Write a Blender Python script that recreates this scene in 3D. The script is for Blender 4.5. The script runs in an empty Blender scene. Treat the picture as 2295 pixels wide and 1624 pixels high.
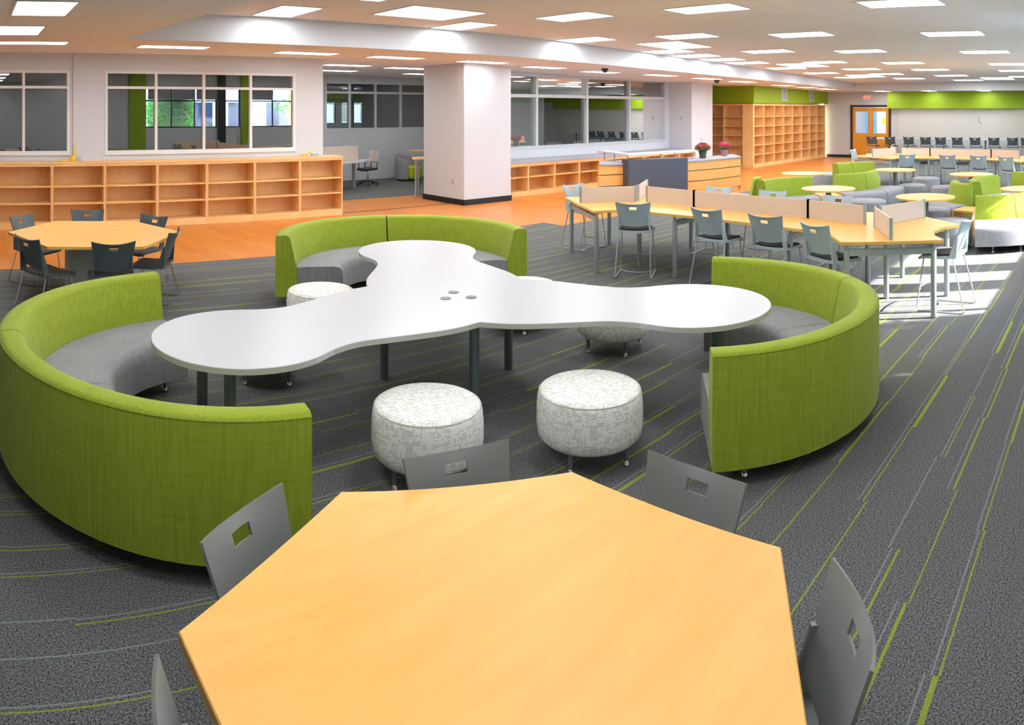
import bpy, bmesh, math, random
from math import sin, cos, pi, radians as R, atan2, hypot, floor as ffloor
from mathutils import Vector, Matrix
random.seed(7)
S = bpy.context.scene
COL = S.collection

# ------------------------------------------------------------------ camera, sky, sun, exposure
F_PX, HORIZON, XC, HEAD = 1630.0, 245.0, 1147.5, 0.7414      # 2295x1624 panorama
cam = bpy.data.cameras.new('camera'); cam.type = 'PANO'
cam.panorama_type = 'CENTRAL_CYLINDRICAL'
cam.central_cylindrical_range_u_min = -XC / F_PX
cam.central_cylindrical_range_u_max = XC / F_PX
cam.central_cylindrical_range_v_min = -(1624 - HORIZON) / F_PX
cam.central_cylindrical_range_v_max = HORIZON / F_PX
cam.central_cylindrical_radius = 1.0
cam.clip_start = 0.05; cam.clip_end = 300
cam_o = bpy.data.objects.new('camera', cam); COL.objects.link(cam_o)
cam_o.location = (0, 0, 2.2); cam_o.rotation_euler = (pi / 2, 0, -HEAD)
S.camera = cam_o

w = bpy.data.worlds.new('sky'); S.world = w; w.use_nodes = True
nt = w.node_tree; sky = nt.nodes.new('ShaderNodeTexSky'); sky.sky_type = 'NISHITA'
sky.sun_disc = False; sky.sun_elevation = R(31); sky.sun_rotation = R(155)
nt.links.new(sky.outputs[0], nt.nodes['Background'].inputs[0]); nt.nodes['Background'].inputs[1].default_value = 9.0
sun = bpy.data.lights.new('sun', 'SUN'); sun.energy = 24; sun.angle = R(0.6); sun.color = (1.0, 0.97, 0.92)
sun_o = bpy.data.objects.new('sun', sun); COL.objects.link(sun_o)
sd = Vector((-0.43, 1.0, -0.6)).normalized()
sun_o.rotation_euler = sd.to_track_quat('-Z', 'Y').to_euler(); sun_o.location = (12, -10, 9)
S.view_settings.view_transform = 'Standard'; S.view_settings.look = 'None'
S.view_settings.exposure = 0.88; S.view_settings.gamma = 1.0; S.view_settings.use_curve_mapping = False
S.cycles.use_denoising = True
S.cycles.max_bounces = 7; S.cycles.transparent_max_bounces = 12
S.cycles.sample_clamp_indirect = 8.0
PANEL = 8.5                                                    # brightness of the ceiling light diffusers

# ------------------------------------------------------------------ materials
def srgb(r, g, b):
    f = lambda c: (c / 255 / 12.92) if c / 255 <= .04045 else ((c / 255 + .055) / 1.055) ** 2.4
    return (f(r), f(g), f(b), 1)
MATS = {}
def newmat(name):
    m = bpy.data.materials.new(name); m.use_nodes = True; MATS[name] = m
    return m, m.node_tree, m.node_tree.nodes['Principled BSDF']
def N(nt, typ, **kw):
    n = nt.nodes.new(typ)
    for k, v in kw.items(): setattr(n, k, v)
    return n
def mth(nt, op, a, b=None, c=None, clamp=False):
    n = nt.nodes.new('ShaderNodeMath'); n.operation = op; n.use_clamp = clamp
    for i, v in enumerate((a, b, c)):
        if v is None: continue
        if isinstance(v, (int, float)): n.inputs[i].default_value = v
        else: nt.links.new(v, n.inputs[i])
    return n.outputs[0]
def mix(nt, fac, a, b):
    n = nt.nodes.new('ShaderNodeMix'); n.data_type = 'RGBA'
    for s, v in ((n.inputs[0], fac), (n.inputs[6], a), (n.inputs[7], b)):
        if isinstance(v, (int, float)): s.default_value = v
        elif isinstance(v, tuple): s.default_value = v
        else: nt.links.new(v, s)
    return n.outputs[2]
def noise(nt, vec, scale, detail=2, rough=.5):
    n = nt.nodes.new('ShaderNodeTexNoise'); n.inputs['Scale'].default_value = scale
    n.inputs['Detail'].default_value = detail; n.inputs['Roughness'].default_value = rough
    if vec is not None: nt.links.new(vec, n.inputs['Vector'])
    return n.outputs[0]
def stretch(nt, vec, s):
    n = nt.nodes.new('ShaderNodeMapping'); n.inputs['Scale'].default_value = s
    nt.links.new(vec, n.inputs['Vector']); return n.outputs[0]
def plain(name, col, rough=.5, metal=0, var=.06, scale=6, bump=0, bscale=200, spec=.5, sheen=0):
    m, nt, b = newmat(name)
    tc = N(nt, 'ShaderNodeTexCoord')
    f = noise(nt, tc.outputs['Object'], scale, 3)
    dark = tuple(c * (1 - var) for c in col[:3]) + (1,); lite = tuple(min(1, c * (1 + var)) for c in col[:3]) + (1,)
    nt.links.new(mix(nt, f, dark, lite), b.inputs['Base Color'])
    b.inputs['Roughness'].default_value = rough; b.inputs['Metallic'].default_value = metal
    b.inputs['Specular IOR Level'].default_value = spec
    if sheen: b.inputs['Sheen Weight'].default_value = sheen
    if bump:
        bn = N(nt, 'ShaderNodeBump'); bn.inputs['Strength'].default_value = bump; bn.inputs['Distance'].default_value = .002
        nt.links.new(noise(nt, tc.outputs['Object'], bscale, 2), bn.inputs['Height']); nt.links.new(bn.outputs[0], b.inputs['Normal'])
    return m
def wood(name, a, bcol, axis=(1, 12, 12), scale=2.2, rough=.35, spec=.4, blotch=.5):
    m, nt, b = newmat(name); tc = N(nt, 'ShaderNodeTexCoord')
    v = stretch(nt, tc.outputs['Object'], axis)
    f1 = noise(nt, v, scale, 5, .6); f2 = noise(nt, tc.outputs['Object'], 1.7, 3, .6)
    f = mth(nt, 'ADD', mth(nt, 'MULTIPLY', f1, 1 - blotch), mth(nt, 'MULTIPLY', f2, blotch))
    r = N(nt, 'ShaderNodeMapRange'); r.inputs[1].default_value = .3; r.inputs[2].default_value = .7
    nt.links.new(f, r.inputs[0])
    nt.links.new(mix(nt, r.outputs[0], a, bcol), b.inputs['Base Color'])
    b.inputs['Roughness'].default_value = rough; b.inputs['Specular IOR Level'].default_value = spec
    return m
def fabric(name, a, bcol, vert=True, rough=.85):
    m, nt, b = newmat(name); tc = N(nt, 'ShaderNodeTexCoord')
    v1 = stretch(nt, tc.outputs['Object'], (60, 60, 4)); v2 = stretch(nt, tc.outputs['Object'], (4, 4, 120))
    f = mth(nt, 'ADD', mth(nt, 'MULTIPLY', noise(nt, v1, 1.0, 3), .6), mth(nt, 'MULTIPLY', noise(nt, v2, 1.0, 3), .4))
    r = N(nt, 'ShaderNodeMapRange'); r.inputs[1].default_value = .36; r.inputs[2].default_value = .64
    nt.links.new(f, r.inputs[0])
    nt.links.new(mix(nt, r.outputs[0], a, bcol), b.inputs['Base Color'])
    b.inputs['Roughness'].default_value = rough; b.inputs['Specular IOR Level'].default_value = .25
    b.inputs['Sheen Weight'].default_value = .1
    bn = N(nt, 'ShaderNodeBump'); bn.inputs['Strength'].default_value = .25; bn.inputs['Distance'].default_value = .001
    nt.links.new(f, bn.inputs['Height']); nt.links.new(bn.outputs[0], b.inputs['Normal'])
    return m
def emit(name, col, s):
    m, nt, b = newmat(name)
    b.inputs['Base Color'].default_value = (.9, .9, .9, 1)
    b.inputs['Emission Color'].default_value = col; b.inputs['Emission Strength'].default_value = s
    return m
def glass(name, refl, tint=(1, 1, 1, 1)):
    m, nt, b = newmat(name); out = nt.nodes['Material Output']; nt.nodes.remove(b)
    t = N(nt, 'ShaderNodeBsdfTransparent'); t.inputs[0].default_value = tint
    g = N(nt, 'ShaderNodeBsdfGlossy'); g.inputs['Roughness'].default_value = 0.0; g.inputs[0].default_value = (1, 1, 1, 1)
    fr = N(nt, 'ShaderNodeFresnel'); fr.inputs[0].default_value = 1.5
    f = mth(nt, 'MULTIPLY', fr.outputs[0], refl, clamp=True)
    mx = N(nt, 'ShaderNodeMixShader'); nt.links.new(f, mx.inputs[0]); nt.links.new(t.outputs[0], mx.inputs[1]); nt.links.new(g.outputs[0], mx.inputs[2])
    nt.links.new(mx.outputs[0], out.inputs[0]); return m

WALL = plain('wall_paint', srgb(205, 207, 212), .7, var=.015, bump=.05)
WALLG = plain('far_wall_paint', srgb(196, 197, 198), .7, var=.015)
GREENP = plain('green_paint', srgb(142, 172, 10), .6, var=.02)
CEIL = plain('ceiling_tile', srgb(232, 234, 236), .9, var=.02, scale=40, bump=.15, bscale=120)
DARKGAP = plain('ceiling_void', srgb(120, 112, 105), .9)
BLACKB = plain('black_rubber', srgb(22, 24, 28), .6)
MAPLE = wood('maple_table', srgb(236, 172, 84), srgb(245, 192, 108), (1.5, 9, 9), 1.6, .38, blotch=.45)
MAPLEE = wood('maple_edge', srgb(222, 168, 84), srgb(234, 184, 104), (1, 1, 8), 2, .45)
BOOK = wood('maple_bookcase', srgb(232, 180, 112), srgb(244, 200, 140), (1.2, 6, 1.2), 1.4, .45, blotch=.6)
BOOKB = wood('maple_back_panel', srgb(230, 178, 114), srgb(242, 198, 138), (6, 1, 1), 1.2, .5, blotch=.6)
DESKW = wood('maple_desk_panel', srgb(226, 164, 84), srgb(236, 178, 100), (1, 1, 7), 1.4, .42)
DOORW = wood('oak_door', srgb(206, 138, 40), srgb(222, 152, 52), (7, 7, 1), 1.5, .4)
GREEN = fabric('green_upholstery', srgb(136, 150, 34), srgb(154, 168, 50))
GREY = fabric('grey_upholstery', srgb(128, 127, 129), srgb(146, 145, 147))
GREYL = fabric('pale_grey_upholstery', srgb(140, 138, 142), srgb(158, 156, 160))
WHITEL = plain('white_laminate', srgb(198, 198, 203), .32, var=.01, spec=.35)
WHITEE = plain('white_edge_band', srgb(184, 184, 174), .5, var=.02)
STEELG = plain('grey_powder_steel', srgb(118, 128, 132), .4, metal=.3, var=.03)
STEELD = plain('dark_steel', srgb(100, 110, 116), .42, metal=.2, var=.03)
SILVER = plain('silver_steel', srgb(168, 178, 182), .35, metal=.45, var=.03)
CHROME = plain('chrome', srgb(214, 216, 220), .12, metal=1, var=.02)
PLDARK = plain('charcoal_plastic', srgb(122, 126, 126), .42, var=.04, bump=.06, bscale=500)
PLBLK = plain('black_green_plastic', srgb(74, 84, 88), .42, var=.04)
PLGREY = plain('grey_plastic', srgb(166, 180, 186), .45, var=.04)
PADBLK = fabric('dark_seat_pad', srgb(44, 44, 48), srgb(62, 62, 66))
SCREEN = plain('beige_screen_fabric', srgb(214, 198, 182), .8, var=.03, scale=60)
COUNTER = plain('grey_counter', srgb(158, 160, 170), .4, var=.05, scale=30)
CHARPAN = plain('charcoal_panel', srgb(70, 74, 86), .6, var=.04, scale=40)
FRAMEW = plain('white_window_frame', srgb(226, 224, 224), .45, var=.01)
FRAMEB = plain('black_door_frame', srgb(48, 42, 44), .5)
ALU = plain('grey_window_frame', srgb(196, 200, 200), .4, metal=.2, var=.02)
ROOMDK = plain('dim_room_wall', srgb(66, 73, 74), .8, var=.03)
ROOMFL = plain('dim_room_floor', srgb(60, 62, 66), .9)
LIME = fabric('lime_upholstery', srgb(176, 186, 22), srgb(192, 200, 36))
YELLOW = plain('yellow_plastic', srgb(246, 200, 30), .4)
POTD = plain('dark_pot', srgb(70, 70, 60), .5)
POTP = plain('mauve_pot', srgb(150, 110, 112), .6)
LEAF = plain('leaf_green', srgb(70, 96, 44), .6, var=.25, scale=30)
MUMR = plain('red_petals', srgb(140, 34, 30), .6, var=.3, scale=40)
MUMP = plain('crimson_petals', srgb(176, 14, 62), .6, var=.3, scale=40)
BUSHM = plain('bush_leaves', srgb(104, 176, 70), .6, var=.5, scale=3)
BLUEP = plain('blue_door_panel', srgb(70, 150, 215), .5)
HALL = plain('bright_hall_wall', srgb(225, 228, 232), .6)
GREYS = plain('grey_roller_shade', srgb(150, 150, 158), .8)
ASPH = plain('pavement', srgb(150, 150, 150), .9, scale=1)
FACADE = plain('facade_panels', srgb(206, 216, 228), .7, var=.1, scale=.8)
BRICK = plain('facade_brick', srgb(150, 96, 80), .8, var=.2, scale=8)
CARP = plain('car_paint', srgb(20, 26, 40), .2, spec=.8)
GLASSD = plain('dark_glass', srgb(30, 40, 56), .05, spec=.9)
REDL = emit('exit_red', srgb(255, 60, 40), 1.2)
DIFF = emit('light_diffuser', (.955, .985, 1, 1), PANEL)
GLASS = glass('interior_glass', 6.0, (.62, .72, .72, 1))
GLASSX = glass('exterior_glass', 1.2, (.95, .98, .98, 1))
WBOARD = plain('whiteboard', srgb(206, 203, 196), .35, var=.01)
BRONZE = plain('dark_bronze', srgb(84, 74, 72), .35, metal=.5)
GRILLE = plain('vent_grille', srgb(196, 200, 200), .4)
GRILLD = plain('vent_dark', srgb(140, 146, 150), .6)

def carpet_mat():
    m, nt, b = newmat('striped_carpet')
    g = N(nt, 'ShaderNodeNewGeometry'); sx = N(nt, 'ShaderNodeSeparateXYZ'); nt.links.new(g.outputs['Position'], sx.inputs[0])
    x, y = sx.outputs[0], sx.outputs[1]
    ty = mth(nt, 'DIVIDE', y, .25); row = mth(nt, 'FLOOR', ty); v = mth(nt, 'FRACT', ty)
    off = mth(nt, 'FRACT', mth(nt, 'MULTIPLY', row, .37))
    col = mth(nt, 'FLOOR', mth(nt, 'SUBTRACT', x, off))
    cv = N(nt, 'ShaderNodeCombineXYZ'); nt.links.new(row, cv.inputs[0]); nt.links.new(col, cv.inputs[1])
    wn = N(nt, 'ShaderNodeTexWhiteNoise'); wn.noise_dimensions = '3D'; nt.links.new(cv.outputs[0], wn.inputs['Vector'])
    sc = N(nt, 'ShaderNodeSeparateColor'); nt.links.new(wn.outputs['Color'], sc.inputs[0])
    r1, r2, r3 = sc.outputs
    rowv = N(nt, 'ShaderNodeTexWhiteNoise'); rowv.noise_dimensions = '1D'; nt.links.new(row, rowv.inputs['W'])
    rw = rowv.outputs['Value']
    pos = stretch(nt, g.outputs['Position'], (1, 1, 1))
    fz = noise(nt, pos, 130, 2); jit = mth(nt, 'MULTIPLY', mth(nt, 'SUBTRACT', fz, .5), .03)
    vj = mth(nt, 'ADD', v, jit)
    # green stripe: row position with a jog per plank
    c1 = mth(nt, 'ADD', mth(nt, 'ADD', .2, mth(nt, 'MULTIPLY', rw, .5)), mth(nt, 'MULTIPLY', r1, .12))
    w1 = mth(nt, 'ADD', .016, mth(nt, 'MULTIPLY', mth(nt, 'POWER', r2, 3), .05))
    d1 = mth(nt, 'ABSOLUTE', mth(nt, 'SUBTRACT', vj, c1))
    m1 = mth(nt, 'MULTIPLY', mth(nt, 'LESS_THAN', d1, w1), mth(nt, 'GREATER_THAN', r3, .22))
    # pale stripe beside it
    c2 = mth(nt, 'ADD', c1, mth(nt, 'ADD', .09, mth(nt, 'MULTIPLY', r2, .1)))
    d2 = mth(nt, 'ABSOLUTE', mth(nt, 'SUBTRACT', vj, c2))
    m2 = mth(nt, 'MULTIPLY', mth(nt, 'LESS_THAN', d2, .017), mth(nt, 'GREATER_THAN', r1, .3))
    # speckled pile
    sp = noise(nt, pos, 120, 3, .75); lg = noise(nt, stretch(nt, g.outputs['Position'], (.6, 7, 1)), 1.5, 3)
    rr = N(nt, 'ShaderNodeMapRange'); rr.inputs[1].default_value = .38; rr.inputs[2].default_value = .66; nt.links.new(sp, rr.inputs[0])
    basec = mix(nt, rr.outputs[0], srgb(26, 28, 32), srgb(142, 142, 143))
    basec = mix(nt, mth(nt, 'MULTIPLY', mth(nt, 'SUBTRACT', lg, .35), .9, clamp=True), basec, srgb(98, 98, 100))
    fl = mth(nt, 'MULTIPLY', mth(nt, 'ADD', .3, sp), .95, clamp=True)
    c = mix(nt, mth(nt, 'MULTIPLY', mth(nt, 'MULTIPLY', m2, fl), .75), basec, srgb(140, 152, 156))
    c = mix(nt, mth(nt, 'MULTIPLY', m1, fl), c, srgb(146, 164, 44))
    nt.links.new(c, b.inputs['Base Color']); b.inputs['Roughness'].default_value = .95; b.inputs['Specular IOR Level'].default_value = .12
    bn = N(nt, 'ShaderNodeBump'); bn.inputs['Strength'].default_value = .5; bn.inputs['Distance'].default_value = .004
    nt.links.new(sp, bn.inputs['Height']); nt.links.new(bn.outputs[0], b.inputs['Normal'])
    return m
CARPET = carpet_mat()
def floorwood_mat():
    m, nt, b = newmat('orange_plank_floor')
    g = N(nt, 'ShaderNodeNewGeometry'); sx = N(nt, 'ShaderNodeSeparateXYZ'); nt.links.new(g.outputs['Position'], sx.inputs[0])
    x, y = sx.outputs[0], sx.outputs[1]
    row = mth(nt, 'FLOOR', mth(nt, 'DIVIDE', x, .18)); off = mth(nt, 'FRACT', mth(nt, 'MULTIPLY', row, .37))
    col = mth(nt, 'FLOOR', mth(nt, 'SUBTRACT', mth(nt, 'DIVIDE', y, 1.1), off))
    cv = N(nt, 'ShaderNodeCombineXYZ'); nt.links.new(row, cv.inputs[0]); nt.links.new(col, cv.inputs[1])
    wn = N(nt, 'ShaderNodeTexWhiteNoise'); nt.links.new(cv.outputs[0], wn.inputs['Vector'])
    gr = noise(nt, stretch(nt, g.outputs['Position'], (14, 1.2, 1)), 2.5, 4, .6)
    f = mth(nt, 'ADD', mth(nt, 'MULTIPLY', wn.outputs['Value'], .55), mth(nt, 'MULTIPLY', gr, .5), clamp=True)
    nt.links.new(mix(nt, f, srgb(194, 116, 46), srgb(216, 138, 62)), b.inputs['Base Color'])
    b.inputs['Roughness'].default_value = .33; b.inputs['Specular IOR Level'].default_value = .4
    return m
PLANK = floorwood_mat()
def dots_mat():
    m, nt, b = newmat('dotted_vinyl'); uv = N(nt, 'ShaderNodeUVMap')
    s = N(nt, 'ShaderNodeVectorMath', operation='SCALE'); s.inputs[3].default_value = 1 / .0085; nt.links.new(uv.outputs[0], s.inputs[0])
    fl = N(nt, 'ShaderNodeVectorMath', operation='FLOOR'); nt.links.new(s.outputs[0], fl.inputs[0])
    fr = N(nt, 'ShaderNodeVectorMath', operation='FRACTION'); nt.links.new(s.outputs[0], fr.inputs[0])
    sb = N(nt, 'ShaderNodeVectorMath', operation='SUBTRACT'); sb.inputs[1].default_value = (.5, .5, 0); nt.links.new(fr.outputs[0], sb.inputs[0])
    ln = N(nt, 'ShaderNodeVectorMath', operation='LENGTH'); nt.links.new(sb.outputs[0], ln.inputs[0])
    dot = mth(nt, 'LESS_THAN', ln.outputs[1], .31)
    n1 = noise(nt, stretch(nt, fl.outputs[0], (.16, .5, 1)), 1.0, 1); n2 = noise(nt, stretch(nt, fl.outputs[0], (.5, .16, 1)), 1.0, 1)
    k = mth(nt, 'MAXIMUM', mth(nt, 'GREATER_THAN', n1, .56), mth(nt, 'GREATER_THAN', n2, .58))
    f = mth(nt, 'MULTIPLY', mth(nt, 'MULTIPLY', dot, k), .8)
    nt.links.new(mix(nt, f, srgb(244, 243, 238), srgb(122, 114, 106)), b.inputs['Base Color'])
    b.inputs['Roughness'].default_value = .5; b.inputs['Specular IOR Level'].default_value = .3
    return m
DOTS = dots_mat()

# ------------------------------------------------------------------ mesh helpers
class MB:
    def __init__(s): s.v = []; s.f = []; s.uv = {}
    def add(s, vs, fs):
        o = len(s.v); s.v += [tuple(p) for p in vs]; s.f += [tuple(i + o for i in f) for f in fs]; return s
    def box(s, x0, y0, z0, x1, y1, z1, M=None):
        vs = [Vector(p) for p in ((x0, y0, z0), (x1, y0, z0), (x1, y1, z0), (x0, y1, z0), (x0, y0, z1), (x1, y0, z1), (x1, y1, z1), (x0, y1, z1))]
        if M: vs = [M @ p for p in vs]
        return s.add(vs, [(0, 3, 2, 1), (4, 5, 6, 7), (0, 1, 5, 4), (1, 2, 6, 5), (2, 3, 7, 6), (3, 0, 4, 7)])
    def bar(s, a, b, th, z0, z1):
        """upright wall-like slab from a to b in plan, thickness th centred"""
        a = Vector(a); b = Vector(b); d = (b - a).normalized(); n = Vector((-d.y, d.x)) * th / 2
        return s.prism([a - n, b - n, b + n, a + n], z0, z1)
    def prism(s, poly, z0, z1):
        n = len(poly); area = sum(poly[i][0] * poly[(i + 1) % n][1] - poly[(i + 1) % n][0] * poly[i][1] for i in range(n))
        if area < 0: poly = list(reversed(poly))
        vs = [(p[0], p[1], z0) for p in poly] + [(p[0], p[1], z1) for p in poly]
        fs = [tuple(reversed(range(n))), tuple(range(n, 2 * n))] + [(i, (i + 1) % n, n + (i + 1) % n, n + i) for i in range(n)]
        return s.add(vs, fs)
    def tube(s, pts, r, n=8, r1=None):
        pts = [Vector(p) for p in pts]; k = len(pts); rings = []
        up = None
        for i, p in enumerate(pts):
            d = ((pts[min(i + 1, k - 1)] - p).normalized() + (p - pts[max(i - 1, 0)]).normalized()).normalized()
            if up is None: up = Vector((0, 0, 1)) if abs(d.z) < .9 else Vector((1, 0, 0))
            u = d.cross(up).normalized(); v = u.cross(d).normalized(); up = v
            rr = r if r1 is None else r + (r1 - r) * i / (k - 1)
            rings.append([p + (u * cos(2 * pi * j / n) + v * sin(2 * pi * j / n)) * rr for j in range(n)])
        vs = [p for rg in rings for p in rg]; fs = []
        for i in range(k - 1):
            for j in range(n):
                fs.append((i * n + j, i * n + (j + 1) % n, (i + 1) * n + (j + 1) % n, (i + 1) * n + j))
        fs.append(tuple(reversed(range(n)))); fs.append(tuple(range((k - 1) * n, k * n)))
        return s.add(vs, fs)
    def lathe(s, prof, n=24, c=(0, 0)):
        vs = []; fs = []; k = len(prof)
        for r, z in prof:
            for j in range(n): vs.append((c[0] + r * cos(2 * pi * j / n), c[1] + r * sin(2 * pi * j / n), z))
        for i in range(k - 1):
            for j in range(n): fs.append((i * n + j, i * n + (j + 1) % n, (i + 1) * n + (j + 1) % n, (i + 1) * n + j))
        fs.append(tuple(reversed(range(n)))); fs.append(tuple(range((k - 1) * n, k * n)))
        return s.add(vs, fs)
    def sweep(s, prof, a0, a1, n=18):
        """revolve closed (r,z) profile through an arc, capped"""
        k = len(prof); vs = []; fs = []
        for i in range(n + 1):
            a = a0 + (a1 - a0) * i / n
            vs += [(r * cos(a), r * sin(a), z) for r, z in prof]
        for i in range(n):
            for j in range(k): fs.append((i * k + j, (i + 1) * k + j, (i + 1) * k + (j + 1) % k, i * k + (j + 1) % k))
        fs.append(tuple(range(k))); fs.append(tuple(reversed(range(n * k, (n + 1) * k))))
        return s.add(vs, fs)
    def mesh(s, name, mat, smooth=35, bevel=0, seg=2):
        me = bpy.data.meshes.new(name); me.from_pydata(s.v, [], s.f); me.update()
        bm = bmesh.new(); bm.from_mesh(me); bmesh.ops.recalc_face_normals(bm, faces=bm.faces)
        if bevel:
            es = [e for e in bm.edges if len(e.link_faces) == 2 and e.calc_face_angle(0) > R(40)]
            bmesh.ops.bevel(bm, geom=es, offset=bevel, segments=seg, profile=.5, affect='EDGES', clamp_overlap=True)
        bm.to_mesh(me); bm.free()
        me.materials.append(MATS[mat] if isinstance(mat, str) else mat)
        if smooth: me.shade_smooth(); me.set_sharp_from_angle(angle=R(smooth))
        return me
    def build(s, name, mat, parent=None, label=None, **kw):
        return put(name, s.mesh(name, mat, **kw), parent, label)
def put(name, me, parent=None, label=None):
    o = bpy.data.objects.new(name, me); COL.objects.link(o)
    if parent: o.parent = parent
    if label: o['label'] = label
    return o
def tag(o, label, cat, group=None, kind=None):
    o['label'] = label; o['category'] = cat
    if group: o['group'] = group
    if kind: o['kind'] = kind
    return o
def thing(name, label, cat, loc=(0, 0, 0), rz=0, group=None):
    o = bpy.data.objects.new(name, None); COL.objects.link(o); o.empty_display_size = .1
    o.location = loc; o.rotation_euler = (0, 0, rz); return tag(o, label, cat, group)
def struct(o, label=None):
    o['kind'] = 'structure'
    if label: o['label'] = label
    return o
def sroot(name, label=None, loc=(0, 0, 0)):
    o = bpy.data.objects.new(name, None); COL.objects.link(o); o.location = loc; return struct(o, label)
def dup(root, loc, rz, label, group=None):
    def rec(o, par):
        c = o.copy(); COL.objects.link(c)
        if par: c.parent = par
        for ch in o.children: rec(ch, c)
        return c
    r = rec(root, None); r.location = loc; r.rotation_euler = (0, 0, rz); r['label'] = label
    if group: r['group'] = group
    return r
ORD = ['first', 'second', 'third', 'fourth', 'fifth', 'sixth', 'seventh', 'eighth', 'ninth', 'tenth', 'eleventh', 'twelfth', 'thirteenth']

def zmain(X): return 3.70 - .0195 * max(0, X - 10)
def zsoff(X): return 3.27 - .0125 * max(0, X - 10)

# ------------------------------------------------------------------ the shell
fl = sroot('floor', 'grey striped carpet with an orange plank walkway')
MB().box(-3.2, -1.2, -.2, 31.4, 20, -.012).build('subfloor', 'dim_room_floor', fl)
WB = 10.0                                                       # edge between carpet and wood
def pieces(x0, x1, y0, y1, long_x, L, Wd):
    """list of (cx, cy, sx, sy) planks covering the rectangle, staggered"""
    out = []
    if long_x:
        r0, r1 = ffloor(y0 / Wd), ffloor((y1 - 1e-6) / Wd)
        for r in range(r0, r1 + 1):
            ya, yb = max(y0, r * Wd), min(y1, (r + 1) * Wd); off = (r * .37) % 1
            c = ffloor(x0 - off)
            while c + off < x1:
                xa, xb = max(x0, c + off), min(x1, c + 1 + off)
                if xb - xa > .01 and yb - ya > .005: out.append((xa, ya, xb, yb))
                c += 1
    else:
        r0, r1 = ffloor(x0 / Wd), ffloor((x1 - 1e-6) / Wd)
        for r in range(r0, r1 + 1):
            xa, xb = max(x0, r * Wd), min(x1, (r + 1) * Wd); off = (r * .37) % 1
            c = ffloor(y0 / L - off)
            while (c + off) * L < y1:
                ya, yb = max(y0, (c + off) * L), min(y1, (c + 1 + off) * L)
                if yb - ya > .01 and xb - xa > .005: out.append((xa, ya, xb, yb))
                c += 1
    return out
def ang_vis(x, y, m=.03):
    a = atan2(x, y); return HEAD - XC / F_PX - m < a < HEAD + XC / F_PX + m and hypot(x, y) * (1624 - HORIZON) / F_PX > 2.05
def lay(name, lst, mat, root, z0, z1, gap, keep=300):
    vis = [p for p in lst if ang_vis((p[0] + p[2]) / 2, (p[1] + p[3]) / 2)]
    vis.sort(key=lambda p: hypot((p[0] + p[2]) / 2, (p[1] + p[3]) / 2)); near = set(vis[:keep])
    cache = {}; rest = MB(); g = gap / 2
    for p in lst:
        sx, sy = round(p[2] - p[0], 4), round(p[3] - p[1], 4)
        if p in near:
            if (sx, sy) not in cache: cache[(sx, sy)] = MB().box(-sx / 2 + g, -sy / 2 + g, z0, sx / 2 - g, sy / 2 - g, z1).mesh(name, mat, smooth=0)
            o = put(name, cache[(sx, sy)], root); o.location = ((p[0] + p[2]) / 2, (p[1] + p[3]) / 2, 0)
        else: rest.box(p[0] + g, p[1] + g, z0, p[2] - g, p[3] - g, z1)
    if rest.v:
        o = rest.build(name, mat, root, smooth=0); o['kind'] = 'stuff'
lay('carpet_plank', pieces(-3, 31.2, -1, 9.5, True, 1, .25) + pieces(-3, 10, 9.5, WB, True, 1, .25) + pieces(7.0, 14.6, 15.33, 19.6, True, 1, .25), CARPET, fl, -.012, 0, .0005)
lay('wood_plank', pieces(-3, 10, WB, 13.45, False, 1.1, .18) + pieces(10, 31.2, 9.5, 13.45, False, 1.1, .18)
    + pieces(7.0, 14.6, 13.49, 15.33, False, 1.1, .18) + pieces(20.6, 24.2, 13.45, 17, False, 1.1, .18), PLANK, fl, -.012, 0, .002)
struct(MB().box(7.0, 13.45, -.012, 14.6, 13.49, .004).build('trim_1', BLACKB), 'thin dark threshold strip across the wood floor')

# ceilings: high panel bay and lower soffit, both of tiles
ce = sroot('ceiling', 'pale tiled ceiling with a recessed bay above the main room')
def slab(poly, zf, name='soffit_backing', th=.3, lift=.02):
    n = len(poly); vs = [(x, y, zf(x) + lift) for x, y in poly] + [(x, y, zf(x) + lift + th) for x, y in poly]
    MB().add(vs, [tuple(range(n)), tuple(reversed(range(n, 2 * n)))] + [(i, n + i, n + (i + 1) % n, (i + 1) % n) for i in range(n)]).build(name, DARKGAP, ce, smooth=0)
BY, BX = 10.95, 29.1
slab([(2.2, -1.2), (10, -1.2), (10, BY + .1), (2.2, BY + .1)], zmain, 'ceiling_backing')
slab([(10, -1.2), (BX + .1, -1.2), (BX + .1, BY + .1), (10, BY + .1)], zmain, 'ceiling_backing')
slab([(-3.2, -1.2), (2.72, -1.2), (2.72, 6.6), (2.27, 10.9), (2.27, BY), (10, BY), (10, 13.05), (10, 20), (-3.2, 20)], zsoff)
slab([(10, BY), (31.4, BY), (31.4, 20), (10, 20)], zsoff)
slab([(BX, -1.2), (31.4, -1.2), (31.4, BY), (BX, BY)], lambda x: 2.99)
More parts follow.
